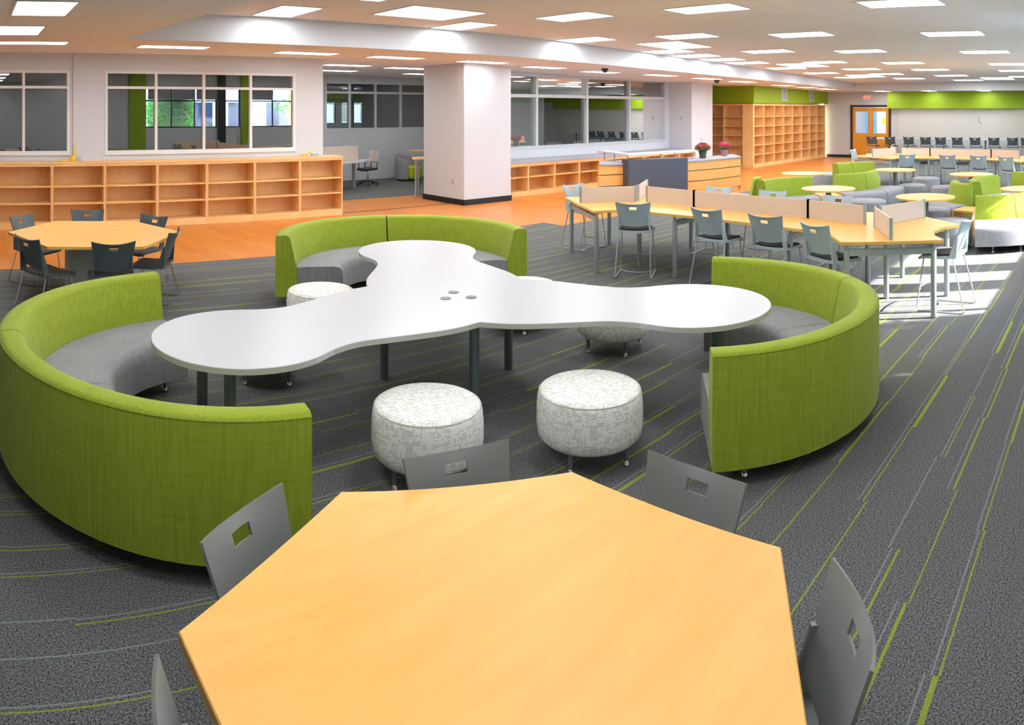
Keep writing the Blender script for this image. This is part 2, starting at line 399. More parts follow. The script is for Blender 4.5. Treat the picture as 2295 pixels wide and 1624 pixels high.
# lights ------------------------------------------------------------------------------
LIGHTS = []          # (x, y, sx, sy, zf, row, recessed)
main_rows = {
    'in the row along the beam': [(4.65, 10.1), (8.16, 10.2), (11.45, 10.2), (14.45, 10.2), (15.73, 10.23), (17.0, 10.19), (18.25, 10.1), (20.5, 9.95), (22.9, 9.8), (25.4, 9.7)],
    'in the second row from the beam': [(5.0, 7.96), (8.65, 7.96), (12.05, 8.05), (15.47, 8.0), (18.8, 7.92), (21.56, 7.85), (23.9, 7.78), (26.5, 7.72)],
    'in the third row from the beam': [(5.5, 5.8), (9.16, 5.76), (12.75, 5.87), (16.16, 5.9), (19.6, 5.88), (22.26, 5.78), (25.14, 5.76), (27.87, 5.7)],
    'in the fourth row from the beam': [(3.35, 3.0), (6.4, 3.0), (9.79, 2.96), (13.4, 3.04), (16.95, 3.07), (20.5, 3.01), (23.1, 3.16), (26.1, 3.26)],  # first lamp is an addition, out of view, to brighten the foreground table
    'in the row by the outside windows': [(4.0, .7), (7.6, .7), (11.2, .7), (14.8, .7), (18.4, .7), (22.0, .7)]}
big = [(6.65, 9.17), (13.35, 9.25), (19.6, 8.97), (24.7, 8.82), (27.0, 4.4)]
low_rows = {
    'of the lower left soffit': [(.74, 7.66), (.62, 9.8), (.91, 11.6), (.8, 5.4), (.8, 3.0), (.8, .7)],  # last lamp, nearest the camera, added out of view for more foreground light
    'of the soffit over the wood walkway': [(3.38, 11.95), (6.1, 12.36), (8.22, 12.5), (10.5, 12.45), (12.66, 12.65), (14.9, 12.75), (16.9, 12.2), (19.1, 12.0), (21.2, 11.9), (24.2, 11.86), (26.2, 11.8), (27.9, 11.65)],
    'of the open back room': [(8.65, 15.3), (10.55, 15.5), (12.4, 17.4), (9.6, 17.6)],
    'of the far soffit before the whiteboard': [(30.0, 9.95), (30.0, 7.85), (30.0, 5.48)]}
lmesh = {}
def ceiling_light(x, y, sx, sy, zf, label, group):
    k = (sx, sy)
    if k not in lmesh:
        f = MB()
        t = .03
        for q in ((-sx / 2, -sy / 2, sx / 2, -sy / 2 + t), (-sx / 2, sy / 2 - t, sx / 2, sy / 2), (-sx / 2, -sy / 2 + t, -sx / 2 + t, sy / 2 - t), (sx / 2 - t, -sy / 2 + t, sx / 2, sy / 2 - t)):
            f.box(q[0], q[1], -.012, q[2], q[3], .02)
        lmesh[k] = (f.mesh('light_frame', FRAMEW, smooth=0), MB().box(-sx / 2 + t, -sy / 2 + t, -.004, sx / 2 - t, sy / 2 - t, .012).mesh('light_diffuser', DIFF, smooth=0))
    t = thing('ceiling_light', label, 'ceiling light', (x, y, zf(x)), 0, group)
    if zf is zmain and x > 10: t.rotation_euler = (0, math.atan(.0195), 0)
    put('light_frame', lmesh[k][0], t); put('light_diffuser', lmesh[k][1], t)
    LIGHTS.append((x - sx / 2, y - sy / 2, x + sx / 2, y + sy / 2))
for rn, pts in main_rows.items():
    for i, (x, y) in enumerate(pts):
        ceiling_light(x, y, .70, 1.18, zmain, f'flat white ceiling light, {ORD[i]} {rn}', 'lights in the high ceiling')
for i, (x, y) in enumerate(big):
    ceiling_light(x, y, 1.4, 1.18, zmain, f'wide square double ceiling light, {ORD[i]} from the near end of the high ceiling', 'double lights in the high ceiling')
for rn, pts in low_rows.items():
    for i, (x, y) in enumerate(pts):
        s = (.66, 1.1) if 'lower left' in rn and i != 2 else (1.25, .5)
        ceiling_light(x, y, s[0], s[1], (lambda X: 2.99) if 'far soffit' in rn else zsoff, f'slim white ceiling light, {ORD[i]} {rn}', 'lights in the low soffit')
# tiles around the lights
def hit(p):
    return any(p[0] < l[2] + .0 and p[2] > l[0] - .0 and p[1] < l[3] and p[3] > l[1] for l in LIGHTS)
def cut(p, out, depth=0):
    if not hit(p): out.append(p); return
    for l in LIGHTS:
        if p[0] < l[2] and p[2] > l[0] and p[1] < l[3] and p[3] > l[1]:
            a, b, c, d = p
            if l[0] > a + .004: cut((a, b, l[0], d), out)
            if l[2] < c - .004: cut((l[2], b, c, d), out)
            m0, m1 = max(a, l[0]), min(c, l[2])
            if l[1] > b + .004: cut((m0, b, m1, l[1]), out)
            if l[3] < d - .004: cut((m0, l[3], m1, d), out)
            return
def tiles(x0, x1, y0, y1, zf, sx, sy, clip=None):
    res = []
    x = x0; i = 0
    while x < x1 - .01:
        y = y0 - (sy / 2 if i % 2 else 0)
        while y < y1 - .01:
            p = (x, max(y, y0), min(x + sx, x1), min(y + sy, y1))
            if p[3] - p[1] > .01: cut(p, res)
            y += sy
        x += sx; i += 1
    return [(p, zf) for p in res if clip is None or clip(p)]
allt = tiles(2.72, 29.1, -1, BY, zmain, .61, 1.22) + tiles(2.3, 2.72, 6.6, BY, zmain, .42, 1.22)
allt += tiles(-3, 2.27, -1, 20, zsoff, .61, 1.22) + tiles(2.27, 31.2, BY, 13.1, zsoff, 1.22, .61) + tiles(7.0, 14.6, 13.1, 19.6, zsoff, .61, 1.22)
allt += tiles(2.27, 7.0, 13.1, 13.7, zsoff, 1.22, .6) + tiles(14.6, 24.2, 13.1, 14.5, zsoff, 1.22, .7)
allt += tiles(BX, 31.2, -1, BY, lambda X: 2.99, .61, 1.22)
def cvis(t):
    p, zf = t; x, y = (p[0] + p[2]) / 2, (p[1] + p[3]) / 2; a = atan2(x, y)
    if not (HEAD - XC / F_PX < a < HEAD + XC / F_PX): return False
    return (zf(x) - 2.2) / hypot(x, y) < HORIZON / F_PX + .01 and (p[2] - p[0]) * (p[3] - p[1]) > .1
nearT = sorted([t for t in allt if cvis(t)], key=lambda t: hypot(*t[0][:2]))[:300]
nearS = set(id(t) for t in nearT); rest = MB()
def tilebox(mb, p, zf, ox=0, oy=0, oz=0):
    g = .002; x0, x1 = p[0] + g, p[2] - g; y0, y1 = p[1] + g, p[3] - g; za, zb = zf(p[0]), zf(p[2])
    vs = [(x0 - ox, y0 - oy, za - oz), (x1 - ox, y0 - oy, zb - oz), (x1 - ox, y1 - oy, zb - oz), (x0 - ox, y1 - oy, za - oz)]
    vs += [(a, b, c + .02) for a, b, c in vs]
    mb.add(vs, [(0, 3, 2, 1), (4, 5, 6, 7), (0, 1, 5, 4), (1, 2, 6, 5), (2, 3, 7, 6), (3, 0, 4, 7)])
tc_ = {}
for t in allt:
    p, zf = t
    if id(t) in nearS:
        dz = round(zf(p[2]) - zf(p[0]), 5); k = (round(p[2] - p[0], 4), round(p[3] - p[1], 4), dz)
        if k not in tc_:
            mb = MB(); tilebox(mb, p, zf, p[0], p[1], zf(p[0])); tc_[k] = mb.mesh('ceiling_tile', CEIL, smooth=0)
        o = put('ceiling_tile', tc_[k], ce); o.location = (p[0], p[1], zf(p[0]))
    else: tilebox(rest, p, zf)
o = rest.build('ceiling_tile', CEIL, ce, smooth=0); o['kind'] = 'stuff'

# beam faces round the high bay
b = MB()
vs = []
for x in (2.27, 10, BX): vs += [(x, BY - .06, zsoff(x)), (x, BY - .002, zsoff(x)), (x, BY - .002, zmain(x) + .05), (x, BY - .06, zmain(x) + .05)]
fs = []
for i in (0, 4):
    for j in range(4): fs.append((i + j, i + 4 + j, i + 4 + (j + 1) % 4, i + (j + 1) % 4))
fs += [(0, 1, 2, 3), (8, 11, 10, 9)]
b.add(vs, fs); struct(b.build('trim_2', WALL, smooth=0), 'long white beam face along the wood walkway')
struct(MB().box(BX - .06, -1, 2.97, BX, BY + .06, 3.40).build('trim_3', WALL, smooth=0), 'white beam face across the far end of the room')
struct(MB().prism([(2.27, -1), (2.72, -1), (2.72, 6.6), (2.27, BY)], 3.268, 3.75).build('trim_4', CEIL, smooth=0), 'slanted edge of the low ceiling at left')

# walls ---------------------------------------------------------------------------------
def wall_with_holes(name, horiz, fixed, th, a0, a1, z0, z1, holes, mat, label):
    """holes: (a, b, za, zb) sorted along the wall"""
    mb = MB()
    def bx(p, q, zp, zq):
        if q - p < 1e-4 or zq - zp < 1e-4: return
        if horiz: mb.box(p, fixed, zp, q, fixed + th, zq)
        else: mb.box(fixed, p, zp, fixed + th, q, zq)
    cur = a0
    for a, bb, za, zb in holes:
        bx(cur, a, z0, z1); bx(a, bb, z0, za); bx(a, bb, zb, z1); cur = bb
    bx(cur, a1, z0, z1)
    return struct(mb.build(name, mat, smooth=0), label)
YL = 13.7
wall_with_holes('wall_left', True, YL, .15, -3, 7.16, 0, 3.3, [(-1.1, 1.835, 1.39, 2.92), (2.52, 6.51, 1.39, 2.92)], WALL, 'white wall with two window groups above the maple bookcases')
struct(MB().box(1.9, YL - .03, 1.2, 2.45, YL, 3.27).build('trim_5', WALL, smooth=0), 'shallow white pilaster between the two window groups')
struct(MB().box(7.01, YL + .15, 0, 7.16, 19.6, 3.3).build('wall_room_left', WALL, smooth=0), 'white side wall of the open back room')
YB = 19.6
wall_with_holes('wall_back_room', True, YB, .15, 7.0, 14.75, 0, 3.3, [(10.3, 14.7, 1.55, 3.06)], WALLG, 'white back room wall with a glazed band')
struct(MB().box(14.6, 14.65, 0, 14.75, 19.6, 3.3).build('wall_partition', WALLG, smooth=0), 'partition between the back room and the glazed room')
YR = 14.5
wall_with_holes('wall_glazed', True, YR, .15, 11.85, 20.6, 0, 3.25, [(12.0, 20.4, 1.09, 3.2)], WALL, 'white wall below the tall glazing behind the service desk')
struct(MB().prism([(20.6, 13.57), (21.95, 13.57), (21.95, 14.7), (20.6, 14.7)], 0, 3.2).build('wall_pier', WALL, smooth=0), 'white pier beside the tall bookcases')
struct(MB().box(21.8, 14.7, 0, 21.95, 17, 3.2).build('wall_alcove_side', WALL, smooth=0))
struct(MB().box(21.8, 17, 0, 24.8, 17.15, 3.2).build('wall_alcove_back', WALL, smooth=0))
col = MB().box(10.4, 12.98, 0, 11.85, 14.57, 3.27).build('wall_column', WALL, smooth=0, bevel=.01); struct(col, 'thick square white column on the wood walkway')
struct(MB().box(10.385, 12.965, 0, 11.865, 14.585, .13).build('baseboard_column', BLACKB, smooth=0))
struct(MB().box(-3.2, -1.2, 0, -3, 20, 3.4).build('wall_near_left', WALL, smooth=0))
# far wall with door
XF = 31.2
wall_with_holes('wall_far', False, XF, .15, -1.2, 13.2, 0, 3.1, [(9.98, 11.83, 0, 2.32)], WALLG, 'far wall with the oak double door')
struct(MB().box(XF - .02, 11.9, 0, XF, 13.05, .12).build('baseboard_far', BLACKB, smooth=0))
struct(MB().box(XF - .3, -1, 2.24, XF, 10.02, 3.02).build('trim_6', GREENP, smooth=0), 'green bulkhead band above the whiteboard')
struct(MB().box(XF - .03, -1, .9, XF, 9.55, 2.24).build('wall_far_board', WBOARD, smooth=0), 'long whiteboard surface on the far wall')
# wall behind the tall bookcases and green band over them
struct(MB().box(24.45, 13.5, 0, XF + .15, 13.65, 3.2).build('wall_bookcase', WALLG, smooth=0))
struct(MB().box(24.0, 13.02, 2.44, XF, 13.5, 3.14).build('trim_7', GREENP, smooth=0), 'green band above the tall bookcases')
struct(MB().box(24.05, 13.5, 2.44, 24.5, 17, 3.14).build('trim_8', GREENP, smooth=0), 'green band above the alcove bookcases')
struct(MB().box(24.5, 13.65, 0, 24.65, 17, 3.14).build('wall_alcove_right', WALLG, smooth=0))
for nm, x in (('left', 26.6), ('right', 29.3)):
    v = thing('wall_vent', f'square white air vent on the green band, {nm} one of two', 'vent', (x, 13.02, 2.79), 0, 'vents on the green band')
    f = MB(); s = .25
    for q in ((-s, -s, s, -s + .04), (-s, s - .04, s, s), (-s, -s + .04, -s + .04, s - .04), (s - .04, -s + .04, s, s - .04)): f.box(q[0], -.03, q[1], q[2], 0, q[3])
    f.build('vent_frame', GRILLE, v, smooth=0)
    MB().box(-s + .04, -.008, -s + .04, s - .04, 0, s - .04).build('vent_backing', GRILLD, v, smooth=0)
    for k in range(6): MB().box(-s + .04, -.022, -s + .06 + k * .068, s - .04, -.008, -s + .085 + k * .068).build('vent_slat', GRILLE, v, smooth=0)
# windows --------------------------------------------------------------------------------
def window(name, x0, x1, z0, z1, zt, mull, y, mat, label, th=.06, wd=.05, gl=GLASS, off=.05):
    r = sroot(name, label)
    f = MB()
    f.box(x0, y - .01, z0, x1, y + th, z0 + wd).box(x0, y - .01, z1 - wd, x1, y + th, z1)
    f.box(x0, y - .01, z0 + wd, x0 + wd, y + th, z1 - wd).box(x1 - wd, y - .01, z0 + wd, x1, y + th, z1 - wd)
    f.build('window_frame', mat, r, smooth=0)
    for m in mull: MB().box(m - wd / 2, y - .008, z0 + wd, m + wd / 2, y + th - .002, z1 - wd).build('mullion', mat, r, smooth=0)
    MB().box(x0 + wd, y - .004, zt - wd / 2, x1 - wd, y + th - .004, zt + wd / 2).build('transom', mat, r, smooth=0)
    xs = [x0 + wd] + list(mull) + [x1 - wd]
    for a, c in zip(xs, xs[1:]):
        a2, c2 = a + (wd / 2 if a != xs[0] else 0), c - (wd / 2 if c != xs[-1] else 0)
        for za, zb in ((z0 + wd, zt - wd / 2), (zt + wd / 2, z1 - wd)):
            MB().add([(a2, y + off, za), (c2, y + off, za), (c2, y + off, zb), (a2, y + off, zb)], [(0, 1, 2, 3)]).build('pane', gl, r, smooth=0)
    return r
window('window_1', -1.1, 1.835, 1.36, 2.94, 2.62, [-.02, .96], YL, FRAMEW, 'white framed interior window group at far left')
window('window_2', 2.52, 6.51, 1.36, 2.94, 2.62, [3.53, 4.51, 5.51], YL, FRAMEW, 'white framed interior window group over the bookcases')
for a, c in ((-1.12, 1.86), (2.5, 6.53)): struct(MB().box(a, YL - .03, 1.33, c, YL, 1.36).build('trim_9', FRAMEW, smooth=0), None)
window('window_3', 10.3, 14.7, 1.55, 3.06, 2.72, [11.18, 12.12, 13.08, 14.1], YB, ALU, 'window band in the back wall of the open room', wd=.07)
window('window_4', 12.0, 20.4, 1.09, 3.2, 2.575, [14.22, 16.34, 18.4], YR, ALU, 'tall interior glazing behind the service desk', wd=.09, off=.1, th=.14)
# rooms behind the glass
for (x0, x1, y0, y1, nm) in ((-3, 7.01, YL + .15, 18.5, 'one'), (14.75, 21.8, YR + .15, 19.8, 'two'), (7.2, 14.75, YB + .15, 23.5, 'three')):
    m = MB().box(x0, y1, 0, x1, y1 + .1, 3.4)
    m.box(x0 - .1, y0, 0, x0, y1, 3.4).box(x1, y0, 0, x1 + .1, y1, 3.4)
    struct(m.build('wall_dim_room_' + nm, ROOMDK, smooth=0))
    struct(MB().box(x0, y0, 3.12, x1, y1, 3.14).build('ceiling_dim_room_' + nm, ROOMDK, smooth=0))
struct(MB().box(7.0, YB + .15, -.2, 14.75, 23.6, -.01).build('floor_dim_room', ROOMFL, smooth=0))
# outside window wall behind the photographer
wall_with_holes('wall_outside', True, -1.15, .15, -3, 31.2, 0, 3.75, [(6.9, 9.97, 1.45, 3.15), (10.3, 11.0, 1.45, 3.15), (11.35, 13.6, 1.45, 3.15), (15.6, 18.6, 1.3, 3.15), (19.0, 22.0, 1.3, 3.15), (22.4, 25.2, 1.3, 3.15)], WALL, 'white outside wall with daylight windows behind the viewer')
for i, (a, c, z0, ms) in enumerate(((6.9, 9.97, 1.45, [8.0, 9.0]), (10.3, 11.0, 1.45, []), (11.35, 13.6, 1.45, [12.5]), (15.6, 18.6, 1.3, [16.6, 17.6]), (19.0, 22.0, 1.3, [20.0, 21.0]), (22.4, 25.2, 1.3, [23.3, 24.2]))):
    window(f'window_{5 + i}', a, c, z0, 3.15, 2.55, ms, -1.15, FRAMEB, 'dark framed outside window', gl=GLASSX, off=.03)
for i, (a, c) in enumerate(((7.0, 7.95), (8.05, 8.95), (9.05, 9.95), (11.4, 12.45))):
    tag(MB().box(a, -1.0, 2.6, c, -.985, 3.14).build('roller_shade', GREYS, smooth=0), f'grey roller shade half lowered, {ORD[i]} of the outside windows', 'blind', 'roller shades')
struct(MB().box(11.0, -1.0, 0, 11.35, -.86, 3.7).build('trim_10', GREENP, smooth=0), 'green painted strip between the outside windows')
struct(MB().box(9.97, -1.0, 0, 10.3, -.9, 3.7).build('trim_15', FRAMEB, smooth=0), 'dark post between the outside windows')
struct(MB().box(6.2, -1.0, 0, 6.9, -.94, 3.7).build('trim_11', GREENP, smooth=0))
struct(MB().box(14.2, -1.0, 2.6, 31.2, -.97, 3.3).build('trim_12', GREENP, smooth=0))
struct(MB().box(6, -2.45, 3.34, 27, -1.15, 3.5).build('trim_13', WALLG, smooth=0), 'added overhang outside, blocking high sun above the windows')  # unseen slab added to cut the upper sun and narrow the floor patch

# door
d = sroot('door_1', 'oak double door with glazed upper halves in a dark frame', (XF, 0, 0))
f = MB().box(-.04, 9.93, 0, .12, 10.03, 2.4).box(-.04, 11.78, 0, .12, 11.88, 2.4).box(-.04, 10.03, 2.3, .12, 11.78, 2.4)
f.build('door_frame', FRAMEB, d, smooth=0)
for k, (a, c) in enumerate(((10.05, 10.9), (10.92, 11.77))):
    lf = MB(); w_ = .13
    lf.box(0, a, .02, .045, c, 1.12).box(0, a, 2.1, .045, c, 2.28).box(0, a, 1.12, .045, a + w_, 2.1).box(0, c - w_, 1.12, .045, c, 2.1)
    lo = lf.build('door_leaf', DOORW, d, smooth=0)
    MB().add([(.02, a + w_, 1.12), (.02, c - w_, 1.12), (.02, c - w_, 2.1), (.02, a + w_, 2.1)], [(0, 1, 2, 3)]).build('pane', GLASSX, lo, smooth=0)
    yh = c - .06 if k == 0 else a + .06
    MB().tube([(-.01, yh, .95), (-.05, yh, .95), (-.05, yh, 1.2), (-.01, yh, 1.2)], .01).build('door_handle', CHROME, lo)
    MB().box(-.003, a + .02, .02, 0, c - .02, .96).build('kick_panel', DOORW, lo, smooth=0)
hall = MB().box(31.5, 8.5, 0, 35, 8.6, 3).box(31.5, 13.2, 0, 35, 13.3, 3).box(35, 8.5, 0, 35.1, 13.3, 3).box(31.35, 8.5, 3, 35.1, 13.3, 3.1).box(31.35, 8.5, -.1, 35.1, 13.3, -.005)
struct(hall.build('wall_hall', HALL, smooth=0))
struct(MB().box(34.2, 11.9, 0, 34.95, 12.25, 2.9).build('trim_14', BLUEP, smooth=0), 'blue painted post seen through the door')
tag(MB().box(34.97, 11.35, 1.45, 34.995, 11.6, 1.75).build('notice', YELLOW, smooth=0), 'yellow notice on the hall wall seen through the door glass', 'notice')
t = thing('ceiling_light', 'hall ceiling light beyond the oak door', 'ceiling light', (33.3, 11, 2.99))
MB().box(-.6, -.9, -.02, .6, .9, 0).build('light_diffuser', DIFF, t, smooth=0)
# exit sign
e = thing('exit_sign', 'white box exit sign with red letters above the oak door', 'sign', (XF - .06, 11.05, 2.62))
MB().box(0, -.19, 0, .06, .19, .27).build('sign_box', WALL, e, smooth=0)
cu = bpy.data.curves.new('exit', 'FONT'); cu.body = 'EXIT'; cu.size = .19; cu.align_x = 'CENTER'; cu.extrude = .003
tmp = bpy.data.objects.new('tmp', cu); COL.objects.link(tmp)
me = bpy.data.meshes.new_from_object(tmp.evaluated_get(bpy.context.evaluated_depsgraph_get())); bpy.data.objects.remove(tmp)
me.transform(Matrix.Translation((-.006, 0, .07)) @ Matrix.Rotation(-pi / 2, 4, 'Z') @ Matrix.Rotation(pi / 2, 4, 'X')); me.materials.append(REDL)
put('exit_letters', me, e)

# ------------------------------------------------------------------ bookcases
def bookcase(label, loc, W_, H_, D_, shelves, rz=0, group=None, plinth=.10, topth=.035, st=.022, mesh_key={}):
    """front faces local -Y, x from 0..W; shelves = list of z"""
    k = (round(W_, 3), H_, D_, tuple(shelves))
    t = thing('bookcase', label, 'bookcase', loc, rz, group)
    if k not in mesh_key:
        P = []
        P.append(('side_panel', MB().box(0, 0, 0, st, D_, H_ - topth).mesh('side_panel', BOOK, smooth=0)))
        P.append(('side_panel', MB().box(W_ - st, 0, 0, W_, D_, H_ - topth).mesh('side_panel', BOOK, smooth=0)))
        P.append(('top_panel', MB().box(0, -.012, H_ - topth, W_, D_, H_).mesh('top_panel', BOOK, smooth=0)))
        P.append(('top_rail', MB().box(st, 0, H_ - topth - .045, W_ - st, .02, H_ - topth).mesh('top_rail', BOOK, smooth=0)))
        P.append(('back_panel', MB().box(st, D_ - .012, plinth, W_ - st, D_, H_ - topth).mesh('back_panel', BOOKB, smooth=0)))
        P.append(('plinth', MB().box(st, .004, 0, W_ - st, .03, plinth).mesh('plinth', BOOK, smooth=0)))
        for z in [plinth] + list(shelves): P.append(('shelf', MB().box(st, .006, z, W_ - st, D_ - .012, z + .024).mesh('shelf', BOOK, smooth=0)))
        mesh_key[k] = P
    for n, me in mesh_key[k]: put(n, me, t)
    return t
XB = [-1.52, -.53, .46, 1.452, 2.438, 3.443, 4.429, 5.424, 6.41, 7.40]
for i, (a, c) in enumerate(zip(XB, XB[1:])):
    bookcase(f'waist high maple bookcase unit under the left windows, {ORD[i]} counted from the left end', (a + .002, 13.27, 0), c - a - .004, 1.23, .41, [.45, .765], group='low bookcases at left')
for i in range(9):
    a = 11.87 + i * .97 if i else 11.87
    bookcase(f'knee high two row maple bookcase under the tall glazing, {ORD[i]} from the column', (a, 13.4, 0), .965, .83, .44, [.46], group='short bookcases behind the desk')
tag(MB().box(11.87, 13.37, .832, 20.58, 14.49, .865).build('window_counter', COUNTER, smooth=0), 'long grey counter top over the short bookcases', 'counter')
SH = [.46, .82, 1.18, 1.54, 1.9]
XT = [24.1, 24.92, 25.82, 26.68, 27.5, 28.46, 29.3, 30.1, 31.0]
for i, (a, c) in enumerate(zip(XT, XT[1:])):
    bookcase(f'tall maple bookcase under the green band, {ORD[i]} from the near corner', (a + .002, 13.06, 0), c - a - .004, 2.42, .42, SH, group='tall bookcases on the right run')
for i in range(3):
    bookcase(f'tall maple bookcase deep in the alcove, {ORD[i]} from the corner', (24.1, 14.4 + i * .9, 0), .895, 2.42, .38, SH, rz=-pi / 2, group='tall bookcases in the alcove')
tag(MB().box(24.0, 13.05, 0, 24.098, 13.5, 2.42).build('corner_filler', BOOK, smooth=0), 'tall maple corner panel between the two runs of bookcases', 'panel')
for i, x in enumerate((25.6, 29.0)):
    tag(MB().box(x, 13.035, .03, x + .12, 13.062, .1).build('outlet_cover', WHITEL, smooth=0), f'small white outlet on the tall bookcase plinth, {"left" if i == 0 else "right"} one', 'outlet')

# ------------------------------------------------------------------ chairs
def back_mesh(hw0, hw1, z0, z1, y0, y1, name, mat, curve=.05):
    """curved back shell with a grip slot"""
    xs = [-1, -.8, -.6, -.4, -.22, 0, .22, .4, .6, .8, 1]; n = len(xs)
    H = z1 - z0; sl0, sl1 = 1 - .105 / H, 1 - .065 / H
    ts = [0, .2, .45, .65, sl0, sl1, 1.0]
    bm = bmesh.new(); g = []
    for t in ts:
        row = []
        hw = hw0 + (hw1 - hw0) * (t ** .8)
        for x in xs:
            zz = z0 + H * t - (.03 * (1 - x * x) if t == 1.0 else 0) + (.05 * x * x * 0 if t else -.02 * (1 - x * x))
            yy = y0 + (y1 - y0) * t - curve * (1 - x * x) * (.5 + .5 * t)
            row.append(bm.verts.new((x * hw, yy, zz)))
        g.append(row)
    for i in range(len(ts) - 1):
        for j in range(n - 1):
            if ts[i] == sl0 and xs[j] in (-.22, 0): continue
            bm.faces.new((g[i][j], g[i][j + 1], g[i + 1][j + 1], g[i + 1][j]))
    bmesh.ops.recalc_face_normals(bm, faces=bm.faces)
    ret = bmesh.ops.solidify(bm, geom=bm.faces[:], thickness=.011)
    bmesh.ops.recalc_face_normals(bm, faces=bm.faces)
    me = bpy.data.meshes.new(name); bm.to_mesh(me); bm.free(); me.materials.append(mat); me.shade_smooth(); me.set_sharp_from_angle(angle=R(50)); return me
def seat_mesh(zs, name, mat, w=.235, th=.03, dy=(-.2, .23), dome=0):
    bm = bmesh.new(); g = []
    ys = [-1, -.9, -.5, 0, .5, .85, 1]; xs = [-1, -.85, -.4, 0, .4, .85, 1]
    for yv in ys:
        row = []
        for xv in xs:
            k = 1 - .10 * (yv < -.8) - .06 * (yv > .9)
            z = zs - .012 * (1 - xv * xv) * (yv < .9) - (.03 if yv == 1 else .006 if yv == .85 else 0) + (.012 if yv < -.8 else 0) + dome * (1 - xv ** 4) * (1 - yv ** 4)
            row.append(bm.verts.new((xv * w * k, dy[0] + (dy[1] - dy[0]) * (yv + 1) / 2, z)))
        g.append(row)
    for i in range(len(ys) - 1):
        for j in range(len(xs) - 1): bm.faces.new((g[i][j], g[i][j + 1], g[i + 1][j + 1], g[i + 1][j]))
    bmesh.ops.recalc_face_normals(bm, faces=bm.faces)
    if bm.faces[0].normal.z < 0: bmesh.ops.reverse_faces(bm, faces=bm.faces)
    bmesh.ops.solidify(bm, geom=bm.faces[:], thickness=th); bmesh.ops.recalc_face_normals(bm, faces=bm.faces)
    me = bpy.data.meshes.new(name); bm.to_mesh(me); bm.free(); me.materials.append(mat); me.shade_smooth(); me.set_sharp_from_angle(angle=R(50)); return me
def make_chair(name, label, cat, shell, pad, frame, zs, high, loc, rz, group):
    t = thing(name, label, cat, loc, rz, group)
    zt = zs + .39
    put('backrest', back_mesh(.185, .235, zs + .075, zt, -.175, -.275, 'backrest', shell), t)
    put('seat', seat_mesh(zs, 'seat', shell), t)
    if pad: put('seat_pad', seat_mesh(zs + .022, 'seat_pad', pad, .205, .018, (-.165, .2), .008), t)
    for s in (-1, 1):
        m = MB()
        m.add([(s * .205, -.205, zs - .02), (s * .205, -.12, zs - .02), (s * .19, -.195, zs + .22), (s * .19, -.225, zs + .22),
               (s * .225, -.205, zs - .02), (s * .225, -.12, zs - .02), (s * .21, -.195, zs + .22), (s * .21, -.225, zs + .22)],
              [(0, 1, 2, 3), (4, 7, 6, 5), (0, 4, 5, 1), (1, 5, 6, 2), (2, 6, 7, 3), (3, 7, 4, 0)])
        m.build('back_support', shell, t, smooth=0)
        fr, rr = (.2, -.27) if not high else (.24, -.3)
        MB().tube([(s * .2, .16, zs - .02), (s * .21, .17, zs - .05), (s * .235, fr, .03), (s * .235, fr - .02, .009), (s * .235, rr + .02, .009), (s * .235, rr, .03), (s * .21, -.17, zs - .05), (s * .2, -.16, zs - .02)], .0075, 6).build('leg_frame', frame, t)
    MB().tube([(-.2, .12, zs - .035), (0, .12, zs - .04), (.2, .12, zs - .035)], .007, 6).build('cross_rod', frame, t)
    if high:
        MB().tube([(-.222, .2, .24), (-.15, .25, .22), (0, .27, .215), (.15, .25, .22), (.222, .2, .24)], .0075, 6).build('foot_rail', frame, t)
        MB().tube([(-.235, .22, .012), (-.14, .1, .012), (0, .06, .012), (.14, .1, .012), (.235, .22, .012)], .006, 6).build('cross_rod', frame, t)
    else:
        MB().tube([(-.2, -.12, zs - .035), (0, -.12, zs - .04), (.2, -.12, zs - .035)], .007, 6).build('cross_rod', frame, t)
    return t
def chair_at(c, face, zs):
    """root location from the point of the back's top edge and the heading the sitter looks along"""
    a = R(face); return (c[0] + .29 * cos(a), c[1] + .29 * sin(a), 0), a - pi / 2
def seat_chairs(name, cat, shell, pad, frame, zs, high, lst, group):
    first = None
    for c, face, label in lst:
        loc, rz = chair_at(c, face, zs)
        if first is None: first = make_chair(name, label, cat, shell, pad, frame, zs, high, loc, rz, group)
        else: dup(first, loc, rz, label)
    return first
seat_chairs('stacking_chair', 'chair', PLDARK, None, CHROME, .43, False, [
    ((.90, 2.34), -58, 'charcoal chair at the near hexagonal table, before the left green sofa'),
    ((1.83, 2.34), -106, 'charcoal chair at the near hexagonal table, in front of the two dotted stools'),
    ((2.37, 1.53), 178, 'charcoal chair at the near hexagonal table, below the right green sofa end'),
    ((1.89, .70), 124, 'charcoal chair at the right edge of the near hexagonal table on striped carpet'),
    ((.44, 1.55), 0, 'charcoal chair at the lower left edge of the near hexagonal table, cut by the frame')], 'chairs round the near table')
seat_chairs('stacking_chair', 'chair', PLBLK, None, CHROME, .43, False, [
    ((.62, 9.50), -45, 'dark grey chair at the far left of the left hexagonal table by the bookcases'),
    ((1.58, 9.95), -95, 'dark grey chair at the back of the left hexagonal table, facing the viewer'),
    ((2.36, 9.22), -145, 'dark grey chair behind the right corner of the left hexagonal table'),
    ((2.30, 8.02), 150, 'dark grey chair at the right front of the left hexagonal table, seen from its side'),
    ((1.46, 7.44), 85, 'dark grey chair at the front of the left hexagonal table, back to the viewer'),
    ((.57, 7.86), 30, 'dark grey chair at the left front of the left hexagonal table, seat pulled out')], 'chairs round the left table')
